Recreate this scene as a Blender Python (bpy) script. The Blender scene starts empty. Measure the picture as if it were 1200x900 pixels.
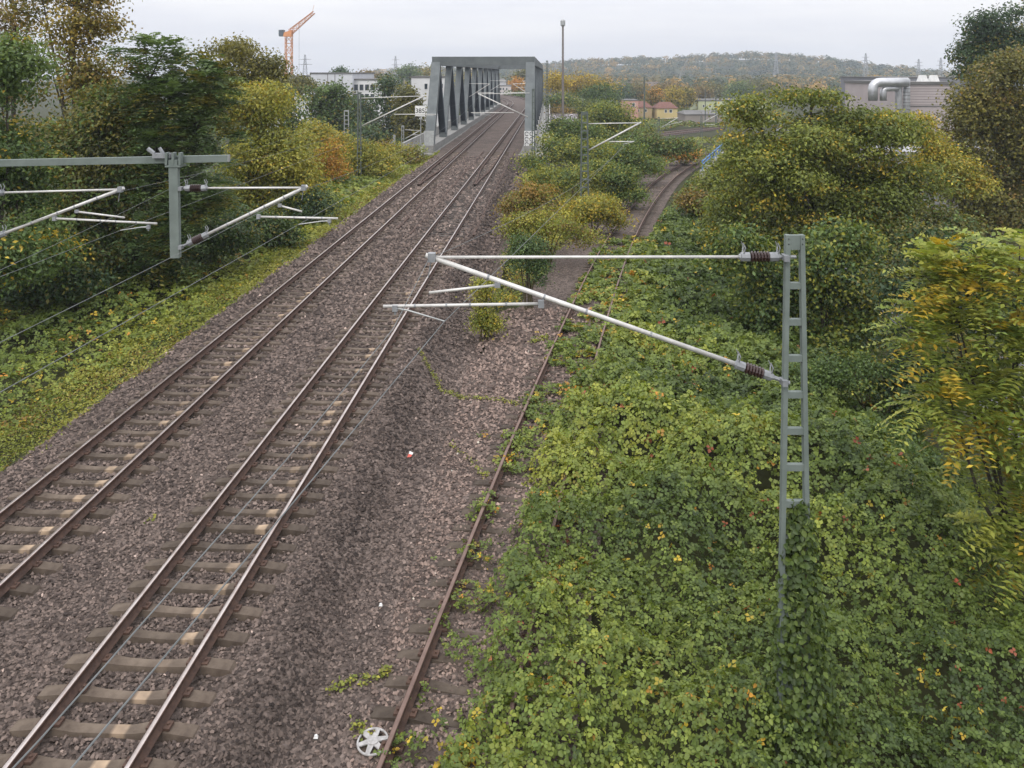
import bpy, math, random
import numpy as np
random.seed(7)
RNG = np.random.default_rng(11)
SC = bpy.context.scene
COL = SC.collection
# ------------------------------------------------------------------ camera
F, YH, CH = 1000.0, 85.0, 8.6            # focal length (photo pixels), horizon row, camera height above rail top
cd = bpy.data.cameras.new('camera'); cam = bpy.data.objects.new('camera', cd); COL.objects.link(cam)
cam.location = (0, 0, CH); cam.rotation_euler = (math.radians(90), 0, 0)
cd.sensor_width = 36; cd.lens = 36 * F / 1200; cd.shift_y = -(450 - YH) / 1200
cd.clip_start = 0.1; cd.clip_end = 12000
SC.camera = cam
# ------------------------------------------------------------------ world: overcast sky
W = bpy.data.worlds.new('World'); SC.world = W; W.use_nodes = True
nt = W.node_tree; N = nt.nodes; LK = nt.links; N.clear()
def wn(t, **k):
    n = N.new(t)
    for a, v in k.items(): setattr(n, a, v)
    return n
SUN_EL, SUN_AZ = math.radians(48), math.radians(200)
out = wn('ShaderNodeOutputWorld'); bg = wn('ShaderNodeBackground'); bg.inputs[1].default_value = 0.1
sky = wn('ShaderNodeTexSky', sky_type='NISHITA', sun_disc=False, sun_elevation=SUN_EL, sun_rotation=SUN_AZ)
sky.dust_density = 3.0
tc = wn('ShaderNodeTexCoord'); sep = wn('ShaderNodeSeparateXYZ'); LK.new(tc.outputs['Generated'], sep.inputs[0])
grad = wn('ShaderNodeMapRange'); LK.new(sep.outputs['Z'], grad.inputs[0])
grad.inputs[1].default_value = 0.0; grad.inputs[2].default_value = 1.0
grad.inputs[3].default_value = 7.9; grad.inputs[4].default_value = 20.0     # overcast sky: brighter towards the zenith
mp = wn('ShaderNodeMapping'); mp.inputs['Scale'].default_value = (1.2, 1.2, 9.0); LK.new(tc.outputs['Generated'], mp.inputs[0])
nz = wn('ShaderNodeTexNoise'); nz.inputs['Scale'].default_value = 3.0; nz.inputs['Detail'].default_value = 5; LK.new(mp.outputs[0], nz.inputs[0])
rmp = wn('ShaderNodeValToRGB'); LK.new(nz.outputs[0], rmp.inputs[0])
rmp.color_ramp.elements[0].position = .3; rmp.color_ramp.elements[0].color = (.82, .83, .90, 1)
rmp.color_ramp.elements[1].position = .72; rmp.color_ramp.elements[1].color = (1.0, .99, 1.0, 1)
mul = wn('ShaderNodeVectorMath', operation='SCALE'); LK.new(rmp.outputs[0], mul.inputs[0]); LK.new(grad.outputs[0], mul.inputs[3])
mix = wn('ShaderNodeMix', data_type='RGBA'); mix.inputs[0].default_value = .93
LK.new(sky.outputs[0], mix.inputs[6]); LK.new(mul.outputs[0], mix.inputs[7])
LK.new(mix.outputs[2], bg.inputs[0]); LK.new(bg.outputs[0], out.inputs[0])
# ------------------------------------------------------------------ sun (veiled) and exposure
sd = bpy.data.lights.new('sun', 'SUN'); sd.energy = 1.2; sd.angle = math.radians(22); sd.color = (1, .96, .9)
so = bpy.data.objects.new('sun', sd); COL.objects.link(so)
so.rotation_euler = (math.radians(90) - SUN_EL, 0, math.radians(180) - SUN_AZ); so.location = (0, 0, 60)
SC.view_settings.view_transform = 'Standard'; SC.view_settings.look = 'None'
SC.view_settings.exposure = 0.35; SC.view_settings.gamma = 1.0; SC.view_settings.use_curve_mapping = False
SC.render.engine = 'CYCLES'
SC.cycles.max_bounces = 6; SC.cycles.diffuse_bounces = 3; SC.cycles.glossy_bounces = 2
SC.cycles.transmission_bounces = 3; SC.cycles.volume_bounces = 0; SC.cycles.transparent_max_bounces = 4

# ------------------------------------------------------------------ helpers
def P(px, py, Y): return np.array([(px - 600) * Y / F, Y, CH - (py - YH) * Y / F])
def lin(*c): return tuple(((v / 255) / 12.92 if v / 255 <= .04045 else ((v / 255 + .055) / 1.055) ** 2.4) for v in c)
def unit(v):
    v = np.asarray(v, float); return v / np.maximum(np.linalg.norm(v, axis=-1, keepdims=True), 1e-9)
def vnoise(x, y, seed=0):
    x = np.asarray(x, float); y = np.asarray(y, float)
    xi = np.floor(x).astype(np.int64); yi = np.floor(y).astype(np.int64); fx = x - xi; fy = y - yi
    def h(a, b):
        n = (a * 374761393 + b * 668265263 + seed * 982451653) & 0xffffffff
        n = ((n ^ (n >> 13)) * 1274126177) & 0xffffffff
        return ((n ^ (n >> 16)) & 0xffff) / 65535.0
    u = fx * fx * (3 - 2 * fx); v = fy * fy * (3 - 2 * fy)
    return (h(xi, yi) * (1 - u) + h(xi + 1, yi) * u) * (1 - v) + (h(xi, yi + 1) * (1 - u) + h(xi + 1, yi + 1) * u) * v
def fbm(x, y, seed=0, o=3):
    s = 0; a = .5; t = 0
    for i in range(o):
        s = s + a * vnoise(x * 2 ** i, y * 2 ** i, seed + i * 17); t += a; a *= .5
    return s / t
def sstep(a, b, x):
    t = np.clip((np.asarray(x, float) - a) / (b - a), 0, 1); return t * t * (3 - 2 * t)

MATS = {}
def mat(name, c1, c2=None, scale=8.0, rough=.75, metal=0.0, bump=0.0, spec=.3, detail=5, rnd=0.0, stretch=None):
    if name in MATS: return MATS[name]
    m = bpy.data.materials.new(name); m.use_nodes = True; n = m.node_tree.nodes; l = m.node_tree.links
    b = n['Principled BSDF']; b.inputs['Roughness'].default_value = rough; b.inputs['Metallic'].default_value = metal
    b.inputs['Specular IOR Level'].default_value = spec
    c2 = c2 or tuple(v * .65 for v in c1)
    t = n.new('ShaderNodeTexCoord'); z = n.new('ShaderNodeTexNoise'); z.inputs['Scale'].default_value = scale
    z.inputs['Detail'].default_value = detail; z.inputs['Roughness'].default_value = .62
    src = t.outputs['Object']
    if stretch:
        q = n.new('ShaderNodeMapping'); q.inputs['Scale'].default_value = stretch; l.new(src, q.inputs[0]); src = q.outputs[0]
    l.new(src, z.inputs[0])
    r = n.new('ShaderNodeValToRGB'); r.color_ramp.elements[0].position = .33; r.color_ramp.elements[1].position = .67
    r.color_ramp.elements[0].color = (*c2, 1); r.color_ramp.elements[1].color = (*c1, 1); l.new(z.outputs[0], r.inputs[0])
    col = r.outputs[0]
    if rnd:
        oi = n.new('ShaderNodeObjectInfo'); mr = n.new('ShaderNodeMapRange'); l.new(oi.outputs['Random'], mr.inputs[0])
        mr.inputs[3].default_value = 1 - rnd; mr.inputs[4].default_value = 1 + rnd
        vm = n.new('ShaderNodeVectorMath'); vm.operation = 'SCALE'; l.new(col, vm.inputs[0]); l.new(mr.outputs[0], vm.inputs[3]); col = vm.outputs[0]
    l.new(col, b.inputs['Base Color'])
    if bump:
        bp = n.new('ShaderNodeBump'); bp.inputs['Strength'].default_value = bump; bp.inputs['Distance'].default_value = .02
        z2 = n.new('ShaderNodeTexNoise'); z2.inputs['Scale'].default_value = scale * 4; z2.inputs['Detail'].default_value = 4; l.new(src, z2.inputs[0])
        l.new(z2.outputs[0], bp.inputs['Height']); l.new(bp.outputs[0], b.inputs['Normal'])
    MATS[name] = m; return m
def mat_attr(name, rough=.55, spec=.3, trans=.25, tint=(1.25, 1.2, .6)):
    m = bpy.data.materials.new(name); m.use_nodes = True; n = m.node_tree.nodes; l = m.node_tree.links
    b = n['Principled BSDF']; b.inputs['Roughness'].default_value = rough; b.inputs['Specular IOR Level'].default_value = spec
    a = n.new('ShaderNodeAttribute'); a.attribute_name = 'Col'; l.new(a.outputs['Color'], b.inputs['Base Color'])
    if trans:
        tr = n.new('ShaderNodeBsdfTranslucent'); mx = n.new('ShaderNodeMixShader'); mx.inputs[0].default_value = trans
        v = n.new('ShaderNodeVectorMath'); v.operation = 'MULTIPLY'; v.inputs[1].default_value = tint
        l.new(a.outputs['Color'], v.inputs[0]); l.new(v.outputs[0], tr.inputs[0])
        l.new(b.outputs[0], mx.inputs[1]); l.new(tr.outputs[0], mx.inputs[2]); l.new(mx.outputs[0], n['Material Output'].inputs[0])
    MATS[name] = m; return m
LEAF = mat_attr('leaf', rough=.5, spec=.35, trans=.32)
STONE = mat_attr('ballast_stone', rough=.85, spec=.2, trans=0)

def tag(o, label=None, cat=None, group=None, kind=None):
    if label: o['label'] = label
    if cat: o['category'] = cat
    if group: o['group'] = group
    if kind: o['kind'] = kind
    return o
ORG = {}
def link(o, parent, org):
    COL.objects.link(o)
    if parent is not None:
        o.parent = parent; ORG[o] = ORG[parent]
    else:
        o.location = org; ORG[o] = np.array(org, float)
    return o
def thing(name, loc, label, cat, group=None):
    o = bpy.data.objects.new(name, None); o.empty_display_size = .3
    link(o, None, loc); return tag(o, label, cat, group)
def np_mesh(name, V, FA, material, parent=None, col=None, org=None, smooth=False):
    V = np.asarray(V, float); FA = np.asarray(FA, np.int32); k = FA.shape[1]
    if org is None: org = ORG[parent] if parent is not None else (0, 0, 0)
    me = bpy.data.meshes.new(name); nf = len(FA)
    me.vertices.add(len(V)); me.vertices.foreach_set('co', (V - np.asarray(org)).astype(np.float32).ravel())
    me.loops.add(nf * k); me.loops.foreach_set('vertex_index', FA.ravel())
    me.polygons.add(nf); me.polygons.foreach_set('loop_start', np.arange(0, nf * k, k, dtype=np.int32))
    try: me.polygons.foreach_set('loop_total', np.full(nf, k, np.int32))
    except Exception: pass
    if smooth: me.polygons.foreach_set('use_smooth', np.ones(nf, bool))
    me.update(calc_edges=True)
    if col is not None:
        a = me.color_attributes.new('Col', 'FLOAT_COLOR', 'POINT')
        a.data.foreach_set('color', np.concatenate([col, np.ones((len(col), 1))], 1).astype(np.float32).ravel())
    me.materials.append(material)
    o = bpy.data.objects.new(name, me); return link(o, parent, org)

class MB:
    def __init__(s): s.v = []; s.f = []; s.m = []
    def add(s, vs, fs, mi=0):
        b = len(s.v); s.v += [tuple(map(float, p)) for p in vs]; s.f += [tuple(b + i for i in q) for q in fs]; s.m += [mi] * len(fs); return s
    def hexa(s, p, mi=0):      # 8 corners: bottom 4 ccw, top 4 ccw
        return s.add(p, [(3, 2, 1, 0), (4, 5, 6, 7), (0, 1, 5, 4), (1, 2, 6, 5), (2, 3, 7, 6), (3, 0, 4, 7)], mi)
    def box(s, x0, x1, y0, y1, z0, z1, mi=0):
        return s.hexa([(x0, y0, z0), (x1, y0, z0), (x1, y1, z0), (x0, y1, z0), (x0, y0, z1), (x1, y0, z1), (x1, y1, z1), (x0, y1, z1)], mi)
    def bar(s, a, b, w, d, side=(1, 0, 0), mi=0, w2=None):   # rectangular bar from a to b; w along side
        a = np.array(a, float); b = np.array(b, float); t = unit(b - a); u = np.array(side, float); u = unit(u - t * np.dot(u, t)); n = np.cross(t, u)
        w2 = w2 or w
        q = [(-1, -1), (1, -1), (1, 1), (-1, 1)]
        return s.hexa([a + u * i * w / 2 + n * j * d / 2 for i, j in q] + [b + u * i * w2 / 2 + n * j * d / 2 for i, j in q], mi)
    def tube(s, path, r, n=8, mi=0, cap=True):
        path = np.array(path, float); k = len(path); r = np.broadcast_to(np.array(r, float), (k,))
        T = unit(np.gradient(path, axis=0)) if k > 2 else np.array([unit(path[1] - path[0])] * 2)
        ref = np.array([0, 0, 1.0]) if abs(T[0][2]) < .9 else np.array([1.0, 0, 0])
        b0 = len(s.v)
        for i in range(k):
            u = unit(np.cross(T[i], ref)); w = np.cross(u, T[i])
            for j in range(n):
                a = 2 * math.pi * j / n; s.v.append(tuple(path[i] + (u * math.cos(a) + w * math.sin(a)) * r[i]))
        for i in range(k - 1):
            for j in range(n):
                s.f.append((b0 + i * n + j, b0 + i * n + (j + 1) % n, b0 + (i + 1) * n + (j + 1) % n, b0 + (i + 1) * n + j)); s.m.append(mi)
        if cap:
            s.f.append(tuple(b0 + j for j in range(n))[::-1]); s.m.append(mi)
            s.f.append(tuple(b0 + (k - 1) * n + j for j in range(n))); s.m.append(mi)
        return s
    def build(s, name, mats, parent=None, org=None, smooth=False):
        mats = mats if isinstance(mats, (list, tuple)) else [mats]
        if org is None:
            if parent is not None: org = ORG[parent]
            else:
                a = np.array(s.v); org = np.array([(a[:, 0].min() + a[:, 0].max()) / 2, (a[:, 1].min() + a[:, 1].max()) / 2, a[:, 2].min()])
        me = bpy.data.meshes.new(name); me.from_pydata([tuple(np.array(p) - org) for p in s.v], [], s.f)
        for m in mats: me.materials.append(m)
        if len(mats) > 1: me.polygons.foreach_set('material_index', s.m)
        if smooth: me.polygons.foreach_set('use_smooth', [len(f) <= 4 for f in s.f])
        me.update()
        return link(bpy.data.objects.new(name, me), parent, org)

# ------------------------------------------------------------------ track alignments
def xb(Y):
    Y = np.asarray(Y, float); return -6.03 + .048 * Y - np.where(Y > 235, (Y - 235) ** 2 / 700, 0)
def xa(Y):
    Y = np.asarray(Y, float); return -9.95 + .041 * Y - np.where(Y > 225, (Y - 225) ** 2 / 700, 0)
_cy = np.array([10.96, 13.95, 19.14, 30.14, 44.27, 59.1, 76, 92, 109.15, 124.6]); _cx = np.array([-1.68, -1.19, -.34, 1.72, 4.52, 7.65, 11.9, 16.4, 21.9, 27.7])
_pc = np.polyfit(_cy, _cx, 4)
def xc(Y):
    Y = np.asarray(Y, float); v = np.polyval(_pc, np.clip(Y, 12, 125))
    d0 = np.polyval(np.polyder(_pc), 12); d1 = np.polyval(np.polyder(_pc), 125)
    sl = np.polyval(np.polyder(_pc), np.clip(Y, 12, 125))
    v = v + np.where(Y < 12, (Y - 12) * d0, 0) + np.where(Y > 125, (Y - 125) * d1 + np.clip(Y - 125, 0, None) ** 2 * .0035, 0)
    return v + .755 * np.sqrt(1 + sl ** 2)
def zc(Y): return np.interp(Y, [0, 20, 45, 66, 82, 110, 140, 180, 260], [-.25, -.3, -.8, -1.5, -2.0, -3, -4, -5, -5.4])

BASE = -6.0
BY0, BY1 = 96.0, 226.0           # truss bridge abutments
def gz(X, Y):
    X = np.asarray(X, float); Y = np.asarray(Y, float)
    a, b, c, z3 = xa(Y), xb(Y), xc(Y), zc(Y)
    base = BASE + 0.5 * (fbm(X / 25, Y / 25, 5) - .5)
    dl = np.clip(a - 1.95 - X, 0, None); dr = np.clip(X - b - 1.9, 0, None)
    zl = -.25 - .3 * sstep(0, .7, dl) - .05 * dl - .28 * np.clip(dl - 12, 0, None)
    zr = -.25 - .5 * dr
    ab = np.where(X < (a + b) / 2, zl, zr)
    mid = np.exp(-((X - (a + b) / 2) / .5) ** 2); ab = ab - .05 * mid
    end = np.where((X > a - 3.2) & (X < b + 3.2), np.clip(Y - BY0, 0, None) * 6, np.clip(Y - BY0 + 6, 0, None) * .5)
    end2 = np.where((X > a - 3.2) & (X < b + 3.2), np.clip(BY1 - Y, 0, None) * 6, np.clip(BY1 + 8 - Y, 0, None) * .5)
    ab = ab - np.minimum(end, end2) + np.where(Y > BY1 + 4, .04 * dr * np.exp(-dr / 40) * 10, 0)
    dc = X - c
    cr = z3 - .25 - .16 * np.clip(dc - 2, 0, 5) - .42 * np.clip(dc - 7, 0, None)
    cl = z3 - .25 - .35 * np.clip(-dc - 3.2, 0, None)
    ce = np.where(dc > 0, cr, cl) - np.clip(Y - 190, 0, None) * .3
    return np.maximum(np.maximum(ab, ce), base)

# ------------------------------------------------------------------ ground, ballast bed, hill
def grid(xs, ys, zf, name, m, kind='structure'):
    XX, YY = np.meshgrid(xs, ys); ZZ = zf(XX, YY); V = np.stack([XX, YY, ZZ], -1).reshape(-1, 3)
    nx, ny = len(xs), len(ys); i = np.arange(nx - 1)[None, :] + np.arange(ny - 1)[:, None] * nx
    FA = np.stack([i, i + 1, i + 1 + nx, i + nx], -1).reshape(-1, 4)
    return tag(np_mesh(name, V, FA, m, smooth=True), kind=kind)
SOIL = mat('soil', (.055, .060, .024), (.026, .026, .012), scale=.9, rough=.95, bump=.6, spec=.1, detail=9)
xs = np.concatenate([-np.geomspace(40, 2200, 36)[::-1], np.arange(-39, 60, .9), np.geomspace(60, 2200, 34)])
ys = np.concatenate([[-60, -20, -5], np.arange(0, 130, .9), np.arange(130, 260, 3), np.geomspace(262, 2300, 34)])
ground = grid(xs, ys, lambda x, y: gz(x, y) - .06 - .35 * ((x > xa(y) - 1.5) & (x < xc(y) + 1.0) & (y < 45)), 'ground', SOIL)

def bed_mat():
    m = bpy.data.materials.new('ballast_bed'); m.use_nodes = True; n = m.node_tree.nodes; l = m.node_tree.links; b = n['Principled BSDF']
    b.inputs['Roughness'].default_value = .95; b.inputs['Specular IOR Level'].default_value = .15
    t = n.new('ShaderNodeTexCoord'); v = n.new('ShaderNodeTexVoronoi'); v.inputs['Scale'].default_value = 15; l.new(t.outputs['Object'], v.inputs[0])
    r = n.new('ShaderNodeValToRGB'); l.new(v.outputs['Color'], r.inputs[0])
    r.color_ramp.elements[0].color = (.030, .024, .020, 1); r.color_ramp.elements[1].color = (.185, .145, .125, 1)
    z = n.new('ShaderNodeTexNoise'); z.inputs['Scale'].default_value = .5; z.inputs['Detail'].default_value = 4; l.new(t.outputs['Object'], z.inputs[0])
    mr = n.new('ShaderNodeMapRange'); l.new(z.outputs[0], mr.inputs[0]); mr.inputs[1].default_value = .3; mr.inputs[2].default_value = .7; mr.inputs[3].default_value = .75; mr.inputs[4].default_value = 1.2
    s = n.new('ShaderNodeVectorMath'); s.operation = 'SCALE'; l.new(r.outputs[0], s.inputs[0]); l.new(mr.outputs[0], s.inputs[3]); l.new(s.outputs[0], b.inputs['Base Color'])
    bp = n.new('ShaderNodeBump'); bp.inputs['Strength'].default_value = 1; bp.inputs['Distance'].default_value = .05; bp.invert = True
    l.new(v.outputs['Distance'], bp.inputs['Height']); l.new(bp.outputs[0], b.inputs['Normal']); MATS['ballast_bed'] = m; return m
BED = bed_mat()
def strip(name, lf, rf, ys, nu, zf, m):
    V = []; u = np.linspace(0, 1, nu)
    for y in ys:
        l, r = lf(y), rf(y); X = l + (r - l) * u; V.append(np.stack([X, np.full(nu, y), zf(X, np.full(nu, y))], -1))
    V = np.concatenate(V); i = np.arange(nu - 1)[None, :] + np.arange(len(ys) - 1)[:, None] * nu
    FA = np.stack([i, i + 1, i + 1 + nu, i + nu], -1).reshape(-1, 4)
    return tag(np_mesh(name, V, FA, m, smooth=True), kind='structure')
def bz(X, Y): return np.where((Y > BY0 - 1) & (Y < BY1 + 1), -.27, gz(X, Y) + .004 - .04 * ((np.abs(X - xa(Y)) < 1.2) | (np.abs(X - xb(Y)) < 1.2)) * (Y < 60))
AB_BED = strip('ballast_bed', lambda y: xa(y) - 2.1 - .5 * fbm(y / 1.7, 3.3) , lambda y: xb(y) + (3.6 if y < 90 else 2.4), np.concatenate([np.arange(1, 60, .5), np.arange(60, 340, 2)]), 90, bz, BED)
C_BED = strip('siding_ballast_bed', lambda y: max(xb(y) + 2.0, xc(y) - 3.4 + .6 * fbm(y / 3, 8.1)), lambda y: xc(y) + 1.7, np.concatenate([np.arange(1, 60, .5), np.arange(60, 175, 1.5)]), 60, lambda X, Y: gz(X, Y) + .006, BED)

# ------------------------------------------------------------------ tracks
RUST = mat('rail_rust', (.105, .062, .045), (.055, .034, .027), scale=9, rough=.8, bump=.2)
RUN = mat('rail_running_surface', (.62, .56, .53), (.42, .35, .32), scale=3, rough=.32, metal=.85)
DULL = mat('rail_dull_head', (.20, .135, .11), (.13, .085, .07), scale=4, rough=.6, metal=.15)
def sleeper_mat(name, k):
    m = mat(name, tuple(k * v for v in (.125, .098, .075)), tuple(k * v for v in (.062, .046, .035)), scale=3.2, rough=.9, bump=.4, rnd=.25)
    n = m.node_tree.nodes; l = m.node_tree.links; b = n['Principled BSDF']
    old = b.inputs['Base Color'].links[0].from_socket
    t = n.new('ShaderNodeTexCoord'); sp = n.new('ShaderNodeSeparateXYZ'); l.new(t.outputs['Object'], sp.inputs[0])
    oi = n.new('ShaderNodeObjectInfo'); ad = n.new('ShaderNodeMath'); ad.operation = 'MULTIPLY_ADD'; l.new(oi.outputs['Random'], ad.inputs[0]); ad.inputs[1].default_value = .22; l.new(sp.outputs['X'], ad.inputs[2])
    r = n.new('ShaderNodeValToRGB'); l.new(ad.outputs[0], r.inputs[0]); e = r.color_ramp.elements
    e[0].position = .30; e[0].color = (0, 0, 0, 1); e[1].position = .36; e[1].color = (1, 1, 1, 1)
    q = e.new(.50); q.color = (1, 1, 1, 1); q = e.new(.54); q.color = (0, 0, 0, 1)
    z = n.new('ShaderNodeTexNoise'); z.inputs['Scale'].default_value = 5; l.new(t.outputs['Object'], z.inputs[0])
    mm = n.new('ShaderNodeMath'); mm.operation = 'MULTIPLY'; l.new(r.outputs[0], mm.inputs[0]); l.new(z.outputs[0], mm.inputs[1])
    m2 = n.new('ShaderNodeMath'); m2.operation = 'MULTIPLY'; m3 = n.new('ShaderNodeMath'); m3.operation = 'FRACT'; m4 = n.new('ShaderNodeMath'); m4.operation = 'MULTIPLY'; m4.inputs[1].default_value = 7.31
    l.new(oi.outputs['Random'], m4.inputs[0]); l.new(m4.outputs[0], m3.inputs[0]); l.new(mm.outputs[0], m2.inputs[0]); l.new(m3.outputs[0], m2.inputs[1]); m5 = n.new('ShaderNodeMath'); m5.operation = 'MULTIPLY'; m5.inputs[1].default_value = 1.5; m5.use_clamp = True; l.new(m2.outputs[0], m5.inputs[0]); mm = m5
    mx = n.new('ShaderNodeMix'); mx.data_type = 'RGBA'; l.new(mm.outputs[0], mx.inputs[0]); l.new(old, mx.inputs[6]); mx.inputs[7].default_value = (.50 * k, .37 * k, .25 * k, 1)
    l.new(mx.outputs[2], b.inputs['Base Color']); return m
SLEEP = sleeper_mat('sleeper_concrete', 1.0); SLEEP_C = sleeper_mat('sleeper_concrete_dark', .72)
SLEEP_W = mat('sleeper_timber', (.10, .085, .072), (.05, .042, .038), scale=4, rough=.9, bump=.4, rnd=.25, stretch=(1, 6, 6))
def sleeper_mesh(name, material, seed, timber=False):
    rr = random.Random(seed); mb = MB(); L = 1.3
    st = [(-L, -.27, .10, .15), (-L + .06, -.215, .11, .15), (-.86, -.185, .105, .15), (-.62, -.187, .10, .14), (-.36, -.218, .085, .12), (0, -.228, .08, .115)]
    if timber: st = [(-L - .35, -.22, .11, .13), (-1.0, -.2, .115, .13), (0, -.2, .115, .13)]
    st = st + [(-x, z, a, b) for x, z, a, b in st[:-1][::-1]]
    vs = []
    for x, z, a, b in st:
        jx, jz = rr.uniform(-.012, .012), rr.uniform(-.008, .008)
        vs += [(x + jx, -b, -.42), (x + jx, -a, z + jz), (x + jx, a, z + jz), (x + jx, b, -.42)]
    fs = []
    for i in range(len(st) - 1):
        o = i * 4; fs += [(o + j, o + j + 1, o + j + 5, o + j + 4) for j in range(3)]
    e = (len(st) - 1) * 4; fs += [(3, 2, 1, 0), (e, e + 1, e + 2, e + 3)]
    mb.add(vs, fs); o = mb.build(name, material, org=np.zeros(3)); me = o.data; bpy.data.objects.remove(o); ORG.pop(o, None); return me
PROF = [(-.0745, -.172), (-.0745, -.160), (-.010, -.138), (-.009, -.045), (-.036, -.036), (-.036, -.006), (-.028, 0), (.028, 0), (.036, -.006), (.036, -.036), (.009, -.045), (.010, -.138), (.0745, -.160), (.0745, -.172)]
class Track:
    def __init__(s, xf, zf, y0, y1, step=.5):
        Y = np.arange(y0, y1 + step, step); s.p = np.stack([xf(Y), Y, zf(Y)], -1)
        s.s = np.concatenate([[0], np.cumsum(np.linalg.norm(np.diff(s.p, axis=0), axis=1))]); s.t = unit(np.gradient(s.p, axis=0))
        s.n = unit(np.stack([s.t[:, 1], -s.t[:, 0], 0 * s.t[:, 0]], -1))
    def at(s, d):
        return np.array([np.interp(d, s.s, s.p[:, k]) for k in range(3)]), np.array([np.interp(d, s.s, s.t[:, k]) for k in range(3)])
    def rail(s, off, a=None, b=None, dz=0, dec=1, prof=PROF, offs=None):
        sel = np.ones(len(s.p), bool)
        if a is not None: sel = (s.p[:, 1] >= a) & (s.p[:, 1] <= b)
        p, n = s.p[sel][::dec], s.n[sel][::dec]; k = len(prof)
        of = np.full(len(p), off) if offs is None else np.array([offs(y) for y in p[:, 1]])
        V = np.stack([np.stack([p[:, 0] + n[:, 0] * (of + u), p[:, 1] + n[:, 1] * (of + u), p[:, 2] + w + dz], -1) for u, w in prof], 1).reshape(-1, 3)
        i = np.arange(len(p) - 1)[:, None] * k + np.arange(k)[None, :]; j = np.arange(len(p) - 1)[:, None] * k + (np.arange(k)[None, :] + 1) % k
        FA = np.stack([i, i + k, j + k, j], -1).reshape(-1, 4); mi = np.tile((np.arange(k) == 6).astype(np.int32), len(p) - 1)
        return V, FA, mi
TRK = {}
def build_track(key, tr, label, y_sl, sl, sl_mat, head, spacing=.63, timber=None, group='railway tracks'):
    TRK[key] = tr
    root = thing('railway_track', tr.p[0] + np.array([0, 0, -.25]), label, 'railway track', group)
    for sgn in (-1, 1):
        V, FA, mi = tr.rail(sgn * .7535)
        o = np_mesh('rail', V, FA, RUST, root); o.data.materials.append(head); o.data.polygons.foreach_set('material_index', mi)
    mes = [sleeper_mesh('sleeper', sl_mat, i) for i in range(4)]
    mt = sleeper_mesh('sleeper', SLEEP_W, 9, True) if timber else None
    tr.sl = []
    d = .4; smax = np.interp(y_sl, tr.p[:, 1], tr.s); cl = MB(); i = 0
    rr = random.Random(hash(key) % 99 + 3 if False else len(label))
    while d < smax:
        p, t = tr.at(d); w = timber and timber[0] < p[1] < timber[1]
        o = bpy.data.objects.new('sleeper', mt if w else mes[rr.randrange(4)]); COL.objects.link(o); o.parent = root
        o.location = p - ORG[root] + np.array([rr.uniform(-.025, .025), 0, rr.uniform(-.012, .012) + sl]); o.rotation_euler = (0, 0, math.atan2(-t[0], t[1]) + rr.uniform(-.012, .012))
        tr.sl.append((d, p, t))
        if p[1] < 34:
            n = np.array([t[1], -t[0], 0])
            for sg in (-1, 1):
                for e in (-.115, .115):
                    q = p + n * (sg * .7535 + e) + np.array([0, 0, -.165 + sl]); cl.bar(q - n * .045, q + n * .045, .15, .035, side=t)
                    cl.tube([q + np.array([0, 0, .0]), q + np.array([0, 0, .045])], .02, 6)
        d += spacing * rr.uniform(.985, 1.015); i += 1
    o = cl.build('rail_fastening', RUST, root); o['kind'] = 'stuff'
    return root
TA = Track(xa, lambda y: 0 * y, 1, 330); TB = Track(xb, lambda y: 0 * y, 1, 330); TC = Track(xc, zc, 1, 172)
ra = build_track('A', TA, 'left main line track with brown rails beside the grass strip', 95, 0, SLEEP, RUN)
rb = build_track('B', TB, 'middle main line track running straight into the right half of the truss bridge', 95, 0, SLEEP, RUN, timber=(46, 78))
rc = build_track('C', TC, 'rusty siding track curving right, half buried under brambles', 120, -.015, SLEEP_C, DULL)
# guard rails running onto the bridge
GP = [(-.05, -.14), (-.05, -.02), (-.03, 0), (.03, 0), (.05, -.02), (.05, -.14)]
for root, tr in ((ra, TA), (rb, TB)):
    for sg in (-1, 1):
        V, FA, mi = tr.rail(0, 66, 236, dz=-.03, prof=GP, offs=lambda y, sg=sg: sg * (.05 + .43 * sstep(66, 78, y)) if y < 200 else sg * .48)
        np_mesh('guard_rail', V, FA, RUST, root)
# rusty strips at the sleeper ends
def edge_strip(tr, off, a, b, label):
    V, FA, mi = tr.rail(off, a, b, dz=-.17, prof=[(-.05, -.06), (-.05, .03), (.05, .03), (.05, -.06)])
    tag(np_mesh('steel_edging', V, FA, RUST, org=V[0]), label, 'edging', 'rusty steel edging strips')
edge_strip(TB, -1.72, 46, 95, 'thin rusty steel edging left of the middle track sleepers')
edge_strip(TB, 1.72, 46, 95, 'thin rusty steel edging right of the middle track sleepers')
edge_strip(TA, 1.55, 48, 72, 'thin rusty steel edging right of the left track sleepers')

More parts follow.
